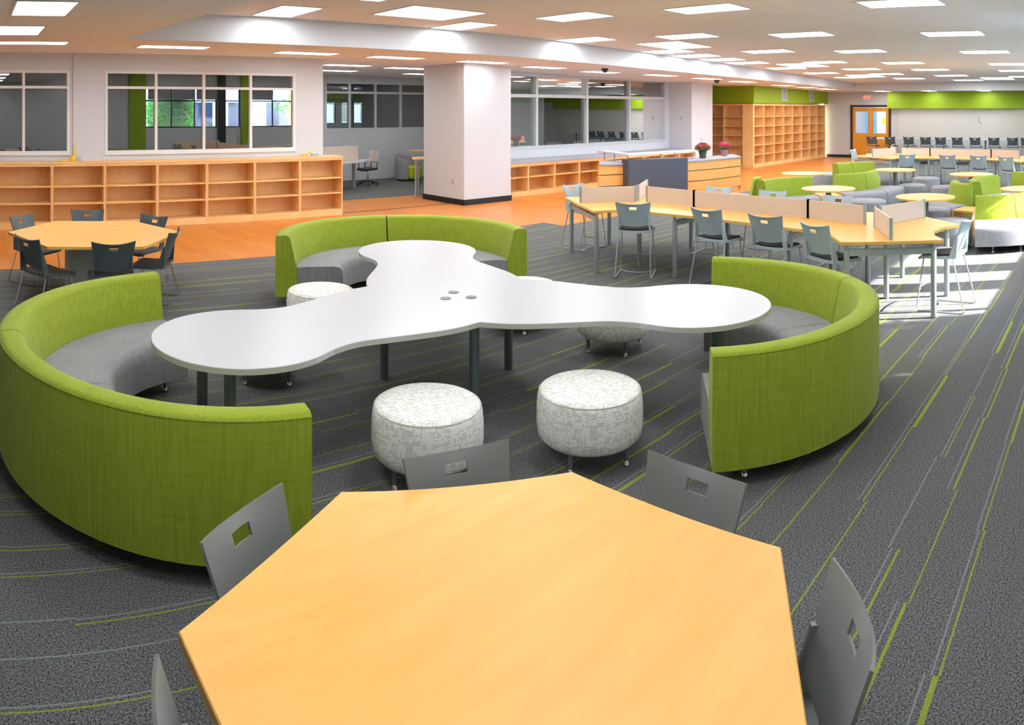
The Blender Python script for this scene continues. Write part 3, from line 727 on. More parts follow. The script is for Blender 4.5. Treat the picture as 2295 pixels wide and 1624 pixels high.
def hex_table(label, c, rad, rot, base_r):
    t = thing('hexagonal_table', label, 'table', (c[0], c[1], 0))
    poly = [(rad * cos(R(rot + 60 * k)), rad * sin(R(rot + 60 * k))) for k in range(6)]
    MB().prism(poly, .709, .74).build('tabletop', MAPLE, t, bevel=.003, seg=1)
    pe = [(x * 1.001, y * 1.001) for x, y in poly]
    MB().prism(pe, .708, .737).build('edge_band', MAPLEE, t, smooth=0)
    MB().lathe([(base_r, 0), (base_r, .02), (base_r - .005, .69), (base_r + .03, .695), (base_r + .03, .708)], 32).build('drum_base', GREYDRUM, t)
    return t
GREYDRUM = plain('mottled_grey_laminate', srgb(186, 186, 180), .6, var=.3, scale=4)
hex_table('large maple hexagonal table in the foreground', (1.372, 1.516), .915, -28.6, .3)
hex_table('maple hexagonal table with six dark chairs by the left bookcases', (1.44, 8.5), 1.03, -9, .36)

# ------------------------------------------------------------------ trefoil table, sofas, stools
TC = (3.535, 4.52); DIRS = [184.54, -55.46, 64.54]
tr = thing('trefoil_table', 'large white three lobed table between the green sofas', 'table', (TC[0], TC[1], 0))
ctrl = [(.379, .656), (.51, .655), (.66, .635), (.84, .585), (1.07, .515), (1.26, .475), (1.43, .497), (1.58, .557)]
def catmull(P, n=5):
    out = []
    Q = [P[0]] + P + [P[-1]]
    for i in range(1, len(Q) - 2):
        p0, p1, p2, p3 = Q[i - 1:i + 3]
        for k in range(n):
            t = k / n
            out.append(tuple(.5 * (2 * p1[j] + (p2[j] - p0[j]) * t + (2 * p0[j] - 5 * p1[j] + 4 * p2[j] - p3[j]) * t * t + (3 * p1[j] - p0[j] - 3 * p2[j] + p3[j]) * t ** 3) for j in range(2)))
    return out
side = catmull(ctrl); LR, LU = .607, 1.82
a0 = atan2(.557, 1.58 - LU)
arm = [(u, -v) for u, v in side] + [(LU + LR * cos(-a0 + 2 * a0 * k / 40), LR * sin(-a0 + 2 * a0 * k / 40)) for k in range(41)] + [(u, v) for u, v in reversed(side)]
poly = []
for dg in sorted(DIRS, key=lambda d: d % 360):
    c, s = cos(R(dg)), sin(R(dg)); poly += [(u * c - v * s, u * s + v * c) for u, v in arm[:-1]]
MB().prism(poly, .704, .74).build('tabletop', WHITEL, tr, bevel=.003, seg=1)
pe = [(x * 1.0006, y * 1.0006) for x, y in poly]
MB().prism(pe, .703, .7365).build('edge_band', WHITEE, tr, smooth=30)
for dg in DIRS:
    a = R(dg + 60); x, y = .61 * cos(a), .61 * sin(a)
    lg = MB().lathe([(.036, 0), (.036, .66), (.03, .66), (.03, .704)], 16, (x, y)).build('leg', STEELD, tr)
    MB().tube([(x, y, .67), (x * .1, y * .1, .67)], .022, 6).build('support_beam', STEELD, tr)
    e, n = (cos(R(dg)), sin(R(dg))), (-sin(R(dg)), cos(R(dg)))
    for v in (-.22, .22):
        p = (2.03 * e[0] + v * n[0], 2.03 * e[1] + v * n[1])
        MB().lathe([(.036, 0), (.036, .66), (.03, .66), (.03, .704)], 16, p).build('leg', STEELD, tr)
for gx, gy in ((3.564, 4.582), (3.402, 4.472), (3.578, 4.377)):
    g = MB().lathe([(.042, .739), (.042, .744), (.036, .745), (.02, .742), (.001, .742)], 20, (gx - TC[0], gy - TC[1])).build('power_grommet', BRONZE, tr)

def arc_sofa(label, loc, a0, a1, Rb, seat_in, group, mats=(GREEN, GREY), concave=True, top=.79, zs=.43, gap=.006, legz=.105, seatw=None):
    """quarter module; concave: back on the outside of the arc, seat toward the centre"""
    t = thing('curved_sofa', label, 'sofa', (loc[0], loc[1], 0), 0, group)
    g0, g1 = a0 + gap / Rb, a1 - gap / Rb
    if concave:
        bp = [(Rb, legz), (Rb, top - .035), (Rb - .008, top - .012), (Rb - .03, top), (Rb - .11, top + .003), (Rb - .145, top - .008), (Rb - .165, top - .035), (Rb - .235, zs), (Rb - .24, legz)]
        ri = Rb - .24; sp = [(ri, legz + .01), (ri, zs), (ri - .1, zs + .008), (seat_in + .09, zs + .004), (seat_in + .035, zs - .012), (seat_in + .008, zs - .045), (seat_in, zs - .1), (seat_in, legz + .01)]
    else:
        bp = [(Rb, legz), (Rb, top - .035), (Rb + .008, top - .012), (Rb + .03, top), (Rb + .11, top + .003), (Rb + .145, top - .008), (Rb + .165, top - .035), (Rb + .235, zs), (Rb + .24, legz)]
        ri = Rb + .24; sp = [(ri, legz + .01), (ri, zs), (ri + .1, zs + .008), (seat_in - .09, zs + .004), (seat_in - .035, zs - .012), (seat_in - .008, zs - .045), (seat_in, zs - .1), (seat_in, legz + .01)]
    bk = MB().sweep(bp, g0, g1, 20).build('backrest', mats[0], t, smooth=50)
    pr = Rb + (-.006 if concave else .006)
    pts = [(pr * cos(g0 + (g1 - g0) * k / 24), pr * sin(g0 + (g1 - g0) * k / 24), top - .02) for k in range(25)]
    MB().tube(pts, .006, 5).build('piping', mats[0], bk)
    MB().sweep(sp, g0, g1, 20).build('seat', mats[1], t, smooth=50)
    rr = (Rb - .12 if concave else Rb + .12, seat_in + (.12 if concave else -.12))
    for r in rr:
        for a in (g0 + .16, g1 - .16):
            lg = MB().lathe([(.012, .03), (.022, legz + .012)], 10, (r * cos(a), r * sin(a))).build('leg', STEELG, t)
            MB().lathe([(.024, 0), (.024, .012), (.014, .032), (.012, .034)], 12, (r * cos(a), r * sin(a))).build('foot', CHROME, lg)
    return t
for nm, dg, cen, rb, names in (
    ('left', 178, (1.747, 4.588), 1.585, ('far half of the curved green sofa at left, end nearest the hexagonal table', 'near half of the curved green sofa at left, its tall back turned to the viewer')),
    ('right', -53, (4.692, 3.076), 1.42, ('near half of the curved green sofa at right, back toward the viewer', 'far half of the curved green sofa at right, seat facing the white table')),
    ('back', 65, (4.645, 6.90), 1.46, ('right half of the curved green sofa behind the white table', 'left half of the curved green sofa behind the white table'))):
    for k in (0, 1):
        s0, s1 = {'left': [(-81.5, 0), (0, 84)], 'right': [(-89.5, 11.5), (11.5, 78.5)], 'back': [(-93, 1), (1, 94.5)]}[nm][k]
        lab = names[k]
        arc_sofa(lab, cen, R(dg + s0), R(dg + s1), rb, rb - .76, 'curved green sofas round the white table', gap=.006 if nm != 'back' else .012)

def uvlathe(prof, n=48):
    me = MB().lathe(prof, n).mesh('cushion', DOTS, smooth=50)
    uv = me.uv_layers.new(name='UVMap')
    for p in me.polygons:
        nz = abs(p.normal.z) > .75
        a_c = atan2(p.center.y, p.center.x)
        for li in p.loop_indices:
            co = me.vertices[me.loops[li].vertex_index].co
            if nz: uv.data[li].uv = (co.x, co.y)
            else:
                a = atan2(co.y, co.x)
                while a - a_c > pi: a -= 2 * pi
                while a - a_c < -pi: a += 2 * pi
                uv.data[li].uv = (a * .335, co.z)
    return me
SR = .335
stool_me = uvlathe([(SR - .07, .135), (SR - .035, .142), (SR - .008, .17), (SR + .002, .23), (SR + .002, .33), (SR - .004, .405), (SR - .012, .43), (SR - .03, .447), (SR - .06, .453), (SR * .5, .46), (.02, .462)])
pip = MB().tube([((SR - .013) * cos(2 * pi * k / 40), (SR - .013) * sin(2 * pi * k / 40), .432) for k in range(41)], .004, 5).mesh('piping', WHITEE)
def stool(label, c, rot=.6):
    t = thing('round_stool', label, 'stool', (c[0], c[1], 0), rot, 'dotted white drum stools')
    put('cushion', stool_me, t); put('piping', pip, t)
    for k in range(4):
        a = k * pi / 2; p = (.255 * cos(a), .255 * sin(a))
        lg = MB().lathe([(.012, .03), (.021, .15)], 10, p).build('leg', STEELG, t)
        MB().lathe([(.024, 0), (.024, .012), (.014, .032), (.012, .034)], 12, p).build('foot', CHROME, lg)
stool('white dotted drum stool in front, left one behind the charcoal chair', (2.555, 3.54), .1)
stool('white dotted drum stool in front, right one before the white table', (3.455, 3.045), .25)
stool('white dotted drum stool half under the right arm of the white table', (5.17, 4.26), 1.1)
stool('white dotted drum stool beside the left end of the back green sofa', (3.27, 6.30), .4)
stool('white dotted drum stool at the right end of the back green sofa', (5.05, 5.33), .8)
stool('white dotted drum stool hidden under the left arm of the white table', (2.37, 5.5), .3)

# ------------------------------------------------------------------ counter height tables with screens
def counter_table(label, ox, oy):
    t = thing('counter_table', label, 'table', (ox, oy, 0), 0, 'counter height maple tables')
    poly = [(7.33, 6.39), (7.62, 6.24), (7.74, 5.9), (7.76, 5.1), (7.68, 4.4), (7.57, 3.75), (7.47, 3.35), (7.3, 3.02), (6.93, 2.75), (7.385, 1.775), (7.62, 1.93), (7.85, 2.0), (8.15, 1.97), (8.43, 1.84), (9.25, 2.75), (9.1, 3.1), (9.08, 3.6), (9.16, 4.4), (9.22, 5.1), (9.28, 5.75), (9.42, 6.1), (9.85, 6.4), (9.15, 7.75), (8.75, 7.55), (8.5, 7.58), (8.2, 7.747)]
    MB().prism(poly, .808, .84).build('tabletop', MAPLE, t, bevel=.003, seg=1)
    cx, cy = 8.4, 4.7; pe = [(cx + (x - cx) * 1.0006, cy + (y - cy) * 1.0006) for x, y in poly]
    MB().prism(pe, .807, .836).build('edge_band', MAPLEE, t, smooth=0)
    feet = [(7.42, 6.42), (8.22, 7.62), (7.83, 5.42), (8.08, 6.2), (7.03, 2.72), (7.45, 1.9), (8.05, 2.62), (8.35, 1.97), (8.56, 3.03), (9.12, 2.75), (7.62, 3.65), (9.15, 5.4), (9.7, 6.4), (9.1, 7.6), (9.0, 3.7)]
    for x, y in feet: MB().lathe([(.028, 0), (.032, .01), (.032, .74), (.022, .74), (.022, .808)], 12, (x, y)).build('leg', SILVER, t)
    for a, c in (((7.42, 6.42), (8.22, 7.62)), ((7.03, 2.72), (7.45, 1.9)), ((8.35, 1.97), (9.12, 2.75)), ((9.7, 6.4), (9.1, 7.6)), ((7.83, 5.42), (9.15, 5.4)), ((7.62, 3.65), (9.0, 3.7))):
        MB().bar(a, c, .03, .68, .75).build('frame_rail', SILVER, t, smooth=0)
    J1, J2 = (8.57, 6.53), (8.05, 2.78)
    for a, c in (((7.86, 7.10), (8.50, 6.60)), ((8.60, 6.62), (9.35, 7.02)), ((8.60, 6.45), (8.51, 5.56)), ((8.51, 5.56), (8.31, 3.73)), ((8.31, 3.73), (8.09, 2.90)), ((8.0, 2.74), (7.2, 2.29)), ((8.08, 2.70), (8.84, 2.38))):
        pn = MB().bar(a, c, .022, .845, 1.065).build('divider_screen', SCREEN, t, smooth=0)
        for p in (a, c):
            MB().box(p[0] - .016, p[1] - .016, .84, p[0] + .016, p[1] + .016, 1.075).build('divider_post', SILVER, pn, smooth=0)
    return t
counter_table('counter height maple table with beige screens, the nearer one beside the right green sofa', 0, 0)
counter_table('counter height maple table with beige screens, the distant one before the dark chairs', 11.9, -.25)
GS = 'grey counter chairs'
def barlist(dx, dy, where): return [
    ((7.42 + dx, 5.80 + dy), 30, f'grey counter chair, left end of the near side of the {where} maple counter table'),
    ((7.46 + dx, 4.72 + dy), -4, f'grey counter chair, second along the near side of the {where} maple counter table'),
    ((7.36 + dx, 3.86 + dy), -4, f'grey counter chair, third along the near side of the {where} maple counter table'),
    ((7.02 + dx, 3.10 + dy), -25, f'grey counter chair, right end of the near side of the {where} maple counter table')]
ch = seat_chairs('counter_chair', 'chair', PLGREY, PADBLK, SILVER, .61, True, barlist(0, 0, 'nearer') + [
    ((7.86, 1.60), 86, 'grey counter chair in the sun patch at the right end of the nearer counter table'),
    ((8.62, 7.98), -92, 'grey counter chair behind the left screen of the nearer counter table'),
    ((9.75, 5.9), 185, 'grey counter chair on the far side of the nearer counter table, before the service desk'),
    ((9.65, 4.9), 180, 'grey counter chair hidden behind the long screen of the nearer counter table'),
    ((9.5, 3.8), 178, 'grey counter chair hidden behind the right screen of the nearer counter table')] + barlist(11.3, -.3, 'distant') + [
    ((21.6, 5.6), 182, 'grey counter chair on the far side of the distant counter table, left'),
    ((21.5, 4.5), 180, 'grey counter chair on the far side of the distant counter table, middle'),
    ((20.6, 7.8), -92, 'grey counter chair at the left end of the distant counter table, by the door')], GS)
# far row: white counter with dark chairs before the whiteboard
t = thing('long_counter', 'long narrow white counter in front of the far whiteboard', 'table', (29.95, 6.6, 0))
MB().box(-.3, -5, .915, .3, 3.75, .965).build('tabletop', WHITEL, t, smooth=0)
for y in (-4.8, -3, -1.2, .6, 2.2, 3.6): MB().box(-.03, y - .03, 0, .03, y + .03, .915).build('leg', STEELG, t, smooth=0)
dk = []
for i, px in enumerate((1952.5, 1993.8, 2035.6, 2073.5, 2107.4, 2144.8, 2184.8, 2227, 2269, 2300)):
    a = (px - XC) / F_PX + HEAD; Yc = 29.2 / math.tan(a)
    dk.append(((29.2, Yc), 0, f'dark counter chair before the far white counter, {ORD[i]} counted from the door'))
seat_chairs('counter_chair', 'chair', PLBLK, None, SILVER, .67, True, dk, 'dark counter chairs in the far row')

# ------------------------------------------------------------------ lounge: round tables, serpentine sofas, ottomans
def round_table(label, c):
    t = thing('round_table', label, 'table', (c[0], c[1], 0), 0, 'round maple lounge tables')
    MB().lathe([(.47, .708), (.5, .71), (.502, .735), (.498, .74), (.02, .7405)], 40).build('tabletop', MAPLE, t)
    MB().lathe([(.055, .02), (.055, .70), (.16, .708)], 20).build('column', STEELG, t)
    MB().lathe([(.3, 0), (.3, .012), (.08, .03), (.056, .05)], 28).build('base_plate', STEELG, t)
round_table('round maple table just behind the counter table screens', (12.45, 5.18))
round_table('round maple table beyond the right counter table screen', (11.79, 3.15))
round_table('round maple table at the left edge of the lounge near the wood floor', (15.19, 6.95))
round_table('round maple table in the back of the lounge before the distant counter chairs', (16.89, 5.27))
round_table('round maple table partly behind the sunlit green seats', (16.15, 3.24))
round_table('round maple table at the right frame edge in the sun', (13.35, 1.62))
LG = (GREEN, GREYL)
def ls(label, c, a0, a1, Rb, si, concave): arc_sofa(label, c, R(a0), R(a1), Rb, si, 'serpentine lounge sofas', LG, concave, .80, .43)
ls('green backed lounge sofa curving round the nearest round table, seat toward it', (12.75, 5.2), 40, 92, 1.62, .85, True)
ls('green backed lounge sofa at the left of the lounge, seat turned to the service desk', (13.5, 6.47), 98, 140, .62, 1.42, False)
ls('green backed lounge sofa in mid lounge, left half, broad grey seat turned to the viewer', (15.6, 6.85), 222, 252, 1.33, 2.12, False)
ls('green backed lounge sofa in mid lounge, right half, broad grey seat turned to the viewer', (15.6, 6.85), 252, 284, 1.33, 2.12, False)
ls('green backed lounge sofa at the back of the lounge, left piece', (17.2, 5.45), 59, 80, 1.75, .98, True)
ls('green backed lounge sofa at the back of the lounge, right piece', (17.2, 5.45), 35, 59, 1.75, .98, True)
ls('green backed lounge sofa by the wedge table, seat turned to the round table', (14.0, 2.45), 85, 160, .6, 1.25, False)
ls('green backed lounge sofa half in sun behind the wedge table', (14.5, 1.55), 48, 120, 1.38, .7, True)
ls('green backed lounge sofa at right with sunlit grey seat, left piece', (12.65, 2.45), 190, 224, .98, 1.86, False)
ls('green backed lounge sofa at right with sunlit grey seat, right piece', (12.65, 2.45), 224, 268, .98, 1.86, False)
ls('green backed lounge sofa at the right frame edge behind the sunlit seats', (16.9, 1.5), 130, 190, .9, 1.7, False)
def ottoman(label, c, r=.36):
    t = thing('round_ottoman', label, 'ottoman', (c[0], c[1], 0), 0, 'grey round ottomans')
    MB().lathe([(r - .03, .06), (r - .005, .075), (r, .12), (r, .36), (r - .012, .41), (r - .05, .435), (.02, .442)], 32).build('cushion', GREYL, t)
    for k in range(4): MB().lathe([(.018, 0), (.022, .07)], 8, ((r - .1) * cos(k * pi / 2 + .7), (r - .1) * sin(k * pi / 2 + .7))).build('foot', CHROME, t)
ottoman('round grey ottoman beside the pedestal of the nearest round table', (13.35, 4.75), .4)
ottoman('round grey ottoman in mid lounge, before the taller back one', (16.5, 4.72), .33)
ottoman('round grey ottoman in the back of the lounge before counter chairs', (18.25, 4.85), .36)
ottoman('round grey ottoman left of the sunlit green seats', (16.3, 3.85), .36)
ottoman('round grey ottoman behind the right round table pedestal', (12.66, 3.22), .3)
ottoman('round grey ottoman before the sunlit green seats, nearest the counter table', (11.33, 2.62), .36)
ottoman('round grey ottoman at the far left of the lounge by the wood floor', (18.6, 7.75), .42)
def wedge_table(label, poly):
    t = thing('wedge_table', label, 'table')
    MB().prism(poly, .40, .43).build('tabletop', MAPLE, t, smooth=0)
    for i in (0, 2): MB().bar(poly[i], poly[(i + 1) % 4], .025, 0, .40).build('side_panel', BOOK, t, smooth=0)
    c = (sum(p[0] for p in poly) / 4, sum(p[1] for p in poly) / 4)
    MB().prism([(c[0] + (x - c[0]) * .88, c[1] + (y - c[1]) * .88) for x, y in poly], .1, .12).build('shelf', BOOK, t, smooth=0)
wedge_table('low maple wedge table between the mid lounge sofas', [(14.06, 6.18), (13.52, 5.70), (13.95, 5.50), (14.50, 5.98)])
wedge_table('low maple wedge table between the right lounge sofas', [(13.0, 2.74), (12.5, 2.84), (12.35, 2.45), (12.98, 2.45)])

# ------------------------------------------------------------------ service desk
t = thing('service_desk', 'curved maple service desk with grey counter and charcoal panel', 'desk')
front = []
for k in range(17):
    u = k / 16; x = 13.1 + 4.4 * u; y = 11.25 - 1.35 * u - .35 * sin(pi * u)
    front.append((x, y))
back = [(x + .85, y + .74) for x, y in front]
def ribbon(z0, z1, dn, name, mat):
    n = len(front); pol = [(x - dn * .3, y - dn) for x, y in front] + list(reversed([(x, y + .04) for x, y in front]))
    MB().prism(pol, z0, z1).build(name, mat, t, smooth=30)
ribbon(0, .1, -.06, 'plinth', BOOK)
for z0, z1 in ((.105, .355), (.375, .625), (.645, .87)): ribbon(z0, z1, 0, 'front_panel', DESKW)
ribbon(.1, .87, -.02, 'reveal', FRAMEB)
MB().prism([front[0], back[0], (back[0][0] + .03, back[0][1]), (front[0][0] + .03, front[0][1])], 0, .87).build('end_panel', DESKW, t, smooth=0)
MB().prism([front[-1], back[-1], (back[-1][0] - .03, back[-1][1]), (front[-1][0] - .03, front[-1][1])], 0, .87).build('end_panel', DESKW, t, smooth=0)
MB().prism([(x - .01, y - .03) for x, y in front] + list(reversed(back)), .87, .90).build('counter', COUNTER, t, smooth=30)
u = Vector((1.48, -.69)).normalized(); nrm = Vector((-u.y, u.x))
A = Vector((13.5, 10.67)); B = Vector((14.98, 9.98))
MB().prism([A, B, B + nrm * .38, A + nrm * .38], .2, 1.0).build('charcoal_panel', CHARPAN, t, 'charcoal box panel fixed to the desk front', smooth=0)
tp = MB().prism([(13.62, 10.78), (16.1, 10.40), (16.14, 10.72), (13.98, 11.05), (14.55, 12.2), (14.25, 12.3)], 1.09, 1.13).build('transaction_top', WHITEL, t, 'raised white transaction shelf', smooth=0)
for x, y in ((13.75, 10.9), (14.3, 12.1), (14.9, 10.75), (15.4, 10.65), (16.0, 10.5), (14.1, 11.6)): MB().lathe([(.018, .90), (.018, 1.09)], 10, (x, y)).build('shelf_post', SILVER, t)
def potted(label, c, z, petals, pot, r):
    p = thing('potted_mum', label, 'plant', (c[0], c[1], z))
    MB().lathe([(.075, 0), (.08, .005), (.105, .16), (.112, .16), (.112, .185), (.1, .185), (.095, .15)], 20).build('pot', pot, p)
    rnd = random.Random(int(c[0] * 10)); lf = MB(); fl_ = MB()
    for k in range(420):
        ph = rnd.random() * 2 * pi; el = rnd.uniform(-.25, 1) * pi / 2; rr = r * (.75 + .3 * rnd.random())
        q = Vector((rr * cos(el) * cos(ph), rr * cos(el) * sin(ph), .27 + rr * .62 * sin(el)))
        s = .022 + .012 * rnd.random(); M = Matrix.Translation(q) @ Matrix.Rotation(ph, 4, 'Z') @ Matrix.Rotation(pi / 2 - el + rnd.uniform(-.6, .6), 4, 'Y') @ Matrix.Rotation(rnd.random() * 3, 4, 'Z')
        m_ = fl_ if (el > -.05 and rnd.random() < .78) else lf
        m_.add([M @ Vector(v) for v in ((-s, 0, 0), (0, -s, .004), (s, 0, 0), (0, s, .004), (0, 0, .01))], [(0, 1, 4), (1, 2, 4), (2, 3, 4), (3, 0, 4)])
    core = MB().lathe([(.05, .15), (r * .8, .24), (r * .7, .32), (.02, .27 + r * .25)], 14).build('stems', LEAF, p)
    o = lf.build('leaves', LEAF, p, smooth=0); o['kind'] = 'stuff'; o = fl_.build('blossoms', petals, p, smooth=0); o['kind'] = 'stuff'
potted('potted chrysanthemum with rust red blooms in a dark pot on the desk', (16.36, 10.42), .9, MUMR, POTD, .21)
potted('potted chrysanthemum with crimson blooms in a mauve pot at the desk end', (17.42, 10.38), .9, MUMP, POTP, .19)

# ------------------------------------------------------------------ back room furniture
t = thing('work_desk', 'white work desk with a frosted screen in the open back room', 'desk', (9.7, 17.3, 0), R(14))
MB().prism([(-1.3, -.4), (.2, -.42), (1.45, .25), (.9, .5), (-1.3, .5)], .745, .775).build('desktop', WHITEL, t, smooth=0)
MB().box(-1.2, .03, .78, .55, .05, 1.2).build('screen', SCREEN, t, smooth=0)
MB().box(.3, -.05, .02, .37, .02, .745).build('leg', SILVER, t, smooth=0)
MB().box(-1.1, -.05, .02, -1.03, .02, .745).build('leg', SILVER, t, smooth=0)
MB().box(.31, -.55, 0, .36, .5, .03).build('foot_bar', SILVER, t, smooth=0)
MB().box(-1.09, -.55, 0, -1.04, .5, .03).build('foot_bar', SILVER, t, smooth=0)
def task_chair(label, loc, rz):
    t = thing('task_chair', label, 'chair', loc, rz, 'task chairs in the back room')
    for k in range(5):
        a = 2 * pi * k / 5; m = MB().tube([(0, 0, .12), (.3 * cos(a), .3 * sin(a), .07)], .025, 6, .015); lo = m.build('base_arm', BLACKB, t)
        MB().tube([(.3 * cos(a) - .02 * sin(a), .3 * sin(a) + .02 * cos(a), .03), (.3 * cos(a) + .02 * sin(a), .3 * sin(a) - .02 * cos(a), .03)], .03, 10).build('caster', BLACKB, lo)
    MB().lathe([(.03, .1), (.03, .28), (.015, .28), (.015, .45)], 12).build('gas_column', CHROME, t)
    put('seat', seat_mesh(.49, 'seat', PADBLK, .24, .05), t)
    put('backrest', back_mesh(.2, .22, .58, 1.0, -.2, -.27, 'backrest', SCREEN), t)
    for s in (-1, 1): MB().tube([(s * .2, -.1, .46), (s * .27, -.12, .48), (s * .27, -.14, .68), (s * .27, .12, .68), (s * .27, .1, .48), (s * .2, .1, .46)], .015, 6).build('armrest', BLACKB, t)
task_chair('beige backed task chair on five star base beside the back room desk', (10.95, 18.15, 0), R(100))
task_chair('task chair mostly hidden behind the back room desk and bookcase', (8.9, 18.2, 0), R(160))
t = thing('tub_chair', 'grey tub chair with lime seat against the back room wall', 'armchair', (12.75, 18.7, 0), R(22))
sh = [(.42, .06), (.42, .62), (.41, .66), (.38, .68), (.34, .66), (.32, .6), (.31, .06)]
m = MB()
n = 24; k = len(sh); vs = []
for i in range(n + 1):
    a = R(-35) + R(250) * i / n; hgt = .72 + .28 * sin(pi * i / n)
    vs += [(r * cos(a), r * sin(a), .06 + (z - .06) * hgt * 1.22) for r, z in sh]
fs = [(i * k + j, (i + 1) * k + j, (i + 1) * k + (j + 1) % k, i * k + (j + 1) % k) for i in range(n) for j in range(k)] + [tuple(range(k)), tuple(reversed(range(n * k, (n + 1) * k)))]
m.add(vs, fs).build('shell', GREY, t, smooth=50)
MB().lathe([(.28, .08), (.3, .1), (.3, .4), (.27, .45), (.02, .46)], 24).build('seat', LIME, t)
MB().box(-.27, -.37, .08, .27, -.1, .42).build('seat_front', LIME, t, bevel=.02)
MB().lathe([(.36, 0), (.36, .07)], 24).build('plinth', BLACKB, t)
def plain_table(label, poly, z, legs):
    t = thing('side_table', label, 'table')
    MB().prism(poly, z - .03, z).build('tabletop', MAPLE, t, smooth=0)
    for x, y in legs: MB().lathe([(.025, 0), (.025, z - .03)], 10, (x, y)).build('leg', SILVER, t)
    for a, c in zip(legs, legs[1:]): MB().bar(a, c, .025, z - .12, z - .04).build('apron_rail', SILVER, t, smooth=0)
plain_table('high maple table half hidden behind the white column', [(10.2, 14.75), (11.9, 14.65), (12.1, 15.4), (10.55, 15.3)], .98, [(10.36, 14.85), (11.8, 14.75), (11.9, 15.3), (10.7, 15.22)])
plain_table('second maple table further behind the white column', [(12.3, 17.4), (14.0, 17.4), (14.0, 18.1), (12.3, 18.1)], .98, [(13.5, 17.5), (13.9, 17.5), (13.9, 18.0), (13.3, 18.0)])
# dim room furniture seen faintly through glass
for i, (x, y) in enumerate(((16.2, 16.2), (18.6, 16.4))):
    t = thing('work_desk', f'desk with a pale screen in the glazed room, {"left" if i == 0 else "right"} one', 'desk', (x, y, 0), 0, 'desks in the glazed room')
    MB().box(-.8, -.4, .72, .8, .4, .75).build('desktop', WHITEL, t, smooth=0); MB().box(-.8, .0, .755, .8, .02, 1.15).build('screen', SCREEN, t, smooth=0)
    for lx in (-.75, .75): MB().box(lx - .03, -.3, 0, lx + .03, .3, .72).build('leg', SILVER, t, smooth=0)

# ------------------------------------------------------------------ small fittings
t = thing('cord_reel', 'yellow tool with upright handle and loose cord on the left bookcase', 'tool', (1.86, 13.5, 1.232))
MB().lathe([(.05, 0), (.06, .02), (.06, .07), (.04, .1), (.01, .105)], 14).build('body', YELLOW, t)
MB().box(.02, -.012, .07, .05, .012, .28, ).build('handle', YELLOW, t, smooth=0)
MB().tube([(-.05, 0, .01), (-.12, .02, .01), (-.2, 0, .012), (-.25, -.04, .01), (-.22, -.08, .01), (-.12, -.06, .01)], .007, 6).build('cord', YELLOW, t)
MB().box(.09, -.03, 0, .17, .04, .07).build('adapter', PLGREY, t, smooth=0)
t = thing('hand_tool', 'small yellow hand tool lying at the right end of the left bookcase', 'tool', (6.7, 13.5, 1.232))
MB().tube([(-.14, 0, .025), (-.05, .01, .035), (.02, 0, .06), (.09, 0, .06)], .02, 8).build('handle', YELLOW, t)
MB().box(.09, -.03, .0, .24, .03, .05).build('tool_head', SILVER, t, smooth=0)
for lab, x, y in (('black dome camera under the soffit above the desk, left one', 13.9, 11.75), ('black dome camera under the soffit by the white pier, right one', 20.0, 12.2)):
    z = zsoff(x); t = thing('dome_camera', lab, 'camera', (x, y, z), 0, 'dome cameras')
    MB().lathe([(.09, -.035), (.09, 0)], 18).build('mount', BLACKB, t); MB().lathe([(.015, -.11), (.045, -.1), (.065, -.07), (.07, -.035)], 18).build('dome', GLASSD, t)
def plate(label, loc, size, ax, cat='outlet'):
    a, h = size; t = thing('wall_plate', label, cat, loc)
    if ax == 'y': MB().box(-a, -.01, -h, a, 0, h).build('plate', WHITEL, t, smooth=0); MB().box(-a * .4, -.013, -h * .6, a * .4, -.01, h * .6).build('socket', GRILLD, t, smooth=0)
    else: MB().box(-.01, -a, -h, 0, a, h).build('plate', WHITEL, t, smooth=0); MB().box(-.013, -a * .4, -h * .6, -.01, a * .4, h * .6).build('socket', GRILLD, t, smooth=0)
plate('white outlet low on the left face of the column', (10.4, 13.4, .52), (.04, .07), 'x')
plate('small grey thermostat on the side of the white pier', (20.6, 14.0, 1.9), (.05, .06), 'x', 'thermostat')
plate('white outlet on the front of the white pier', (21.2, 13.57, 1.15), (.04, .07), 'y')
tag(MB().tube([(XF - .04, 5.86, 1.86), (XF - .07, 5.92, 1.80), (XF - .08, 5.93, 1.70), (XF - .07, 5.88, 1.62), (XF - .05, 5.78, 1.60)], .012, 6).build('wall_cable', GRILLD), 'short curled grey cable hanging from the far whiteboard', 'cable')

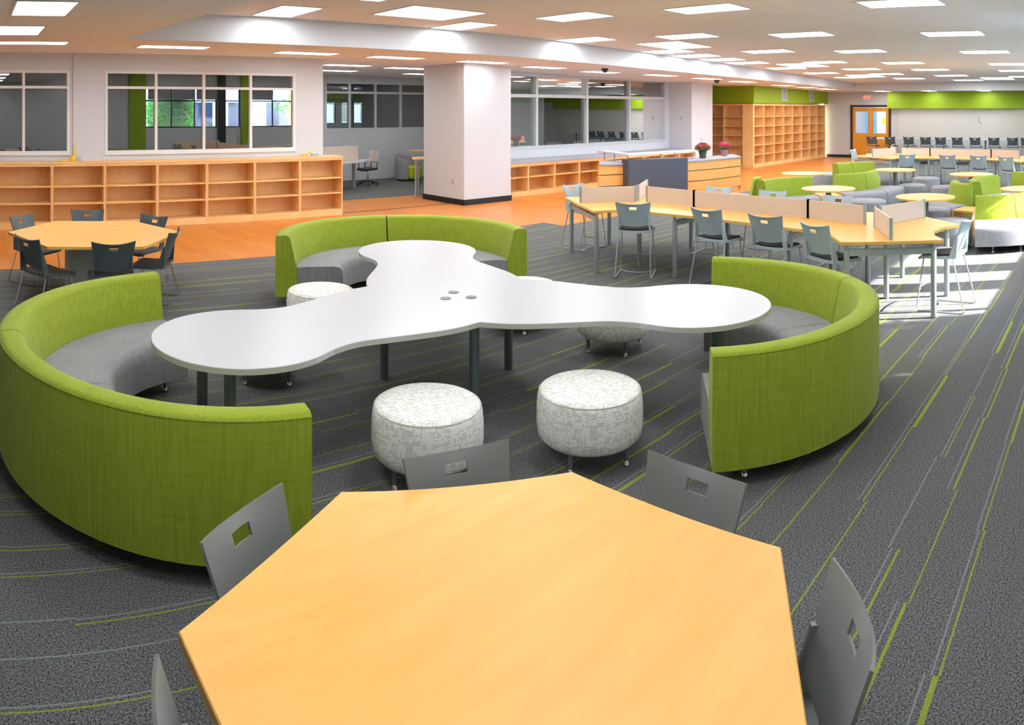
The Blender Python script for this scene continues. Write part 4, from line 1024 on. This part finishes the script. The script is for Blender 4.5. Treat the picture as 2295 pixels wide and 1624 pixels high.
# ------------------------------------------------------------------ outside the windows (seen in reflections)
struct(MB().box(-30, -60, -.6, 60, -1.15, -.5).build('floor_outside', ASPH, smooth=0))
def bush(label, c, rx, ry, z0, z1, n, seed, core=True):
    t = thing('round_bush', label, 'bush', (c[0], c[1], -.5)); rnd = random.Random(seed); mb = MB(); zc, rz_ = (z0 + z1) / 2 + .5, (z1 - z0) / 2
    for k in range(n):
        u_ = rnd.uniform(-1, 1); ph = rnd.random() * 2 * pi; s_ = (1 - abs(u_) ** 3) ** .33; q = .86 + .16 * rnd.random()
        p = Vector((rx * s_ * cos(ph) * q, ry * s_ * sin(ph) * q, zc + rz_ * u_ * q)); s = .06
        M = Matrix.Translation(p) @ Matrix.Rotation(rnd.random() * 6, 4, 'Z') @ Matrix.Rotation(rnd.random() * 3, 4, 'X')
        mb.add([M @ Vector(v) for v in ((-s, 0, 0), (0, -s * .5, .01), (s, 0, 0), (0, s * .5, .01))], [(0, 1, 2, 3)])
    o = mb.build('foliage', BUSHM, t, smooth=0); o['kind'] = 'stuff'
    MB().lathe([(.12, 0), (.09, z0 + .6 + rz_)], 8).build('trunk', BOOKB, t)
    if core: MB().lathe([(.3 * rx, z0 + .55), (.82 * rx, z0 + .5 + rz_ * .6), (.82 * rx, z0 + .5 + rz_ * 1.4), (.3 * rx, z1 + .4)], 16).build('inner_twigs', LEAF, t)
bush('clipped round bush outside the window behind the viewer', (8.5, -3.0), 1.05, .85, .6, 3.35, 6000, 3)
bush('loose tall shrub outside the far windows', (14.3, -3.2), 1.1, .6, 2.0, 4.3, 900, 5, False)
bush('loose shrub further along outside the far windows', (19.5, -3.3), 1.0, .6, 2.0, 4.0, 700, 6, False)
t = thing('office_building', 'blue grey office block across the road', 'building', (12, -22, -.5))
MB().box(-22, -4, 0, 30, 0, 14).build('facade', FACADE, t, smooth=0)
MB().box(-22, 0, 0, 30, .15, 1.0).build('brick_base', BRICK, t, smooth=0)
wm = MB().box(-.9, 0, 0, .9, .12, 1.7).mesh('window', GLASSD, smooth=0); fmm = MB().box(-1.0, 0, -.1, 1.0, .08, 1.8).mesh('window_surround', FRAMEW, smooth=0)
for i in range(16):
    for j in range(4):
        o = put('window_surround', fmm, t); o.location = (-20 + i * 3, 0, 1.5 + j * 3.1); q = put('window', wm, o)
def car(label, c, rz, mat):
    t = thing('parked_car', label, 'car', (c[0], c[1], -.5), rz, 'cars parked outside')
    pr = [(-2.1, .3), (-2.1, .75), (-1.9, .95), (-1.2, 1.0), (-.8, 1.45), (.7, 1.5), (1.5, 1.0), (2.05, .85), (2.15, .6), (2.1, .3)]
    n = len(pr); vs = [(x, -.85, z) for x, z in pr] + [(x, .85, z) for x, z in pr]
    MB().add(vs, [tuple(range(n)), tuple(reversed(range(n, 2 * n)))] + [(i, n + i, n + (i + 1) % n, (i + 1) % n) for i in range(n)]).build('body', mat, t, smooth=0, bevel=.06)
    MB().prism([(-.75, -.87), (.75, -.87), (.75, .87), (-.75, .87)], 1.05, 1.38).build('side_glass', GLASSD, t, smooth=0)
    for x in (-1.35, 1.35):
        for s in (-1, 1): MB().tube([(x, s * .68, .32), (x, s * .88, .32)], .32, 18).build('wheel', BLACKB, t)
car('dark car parked outside past the bush', (11.5, -9), 0, CARP)
car('yellow car parked outside further along', (22, -8), 0, YELLOW)
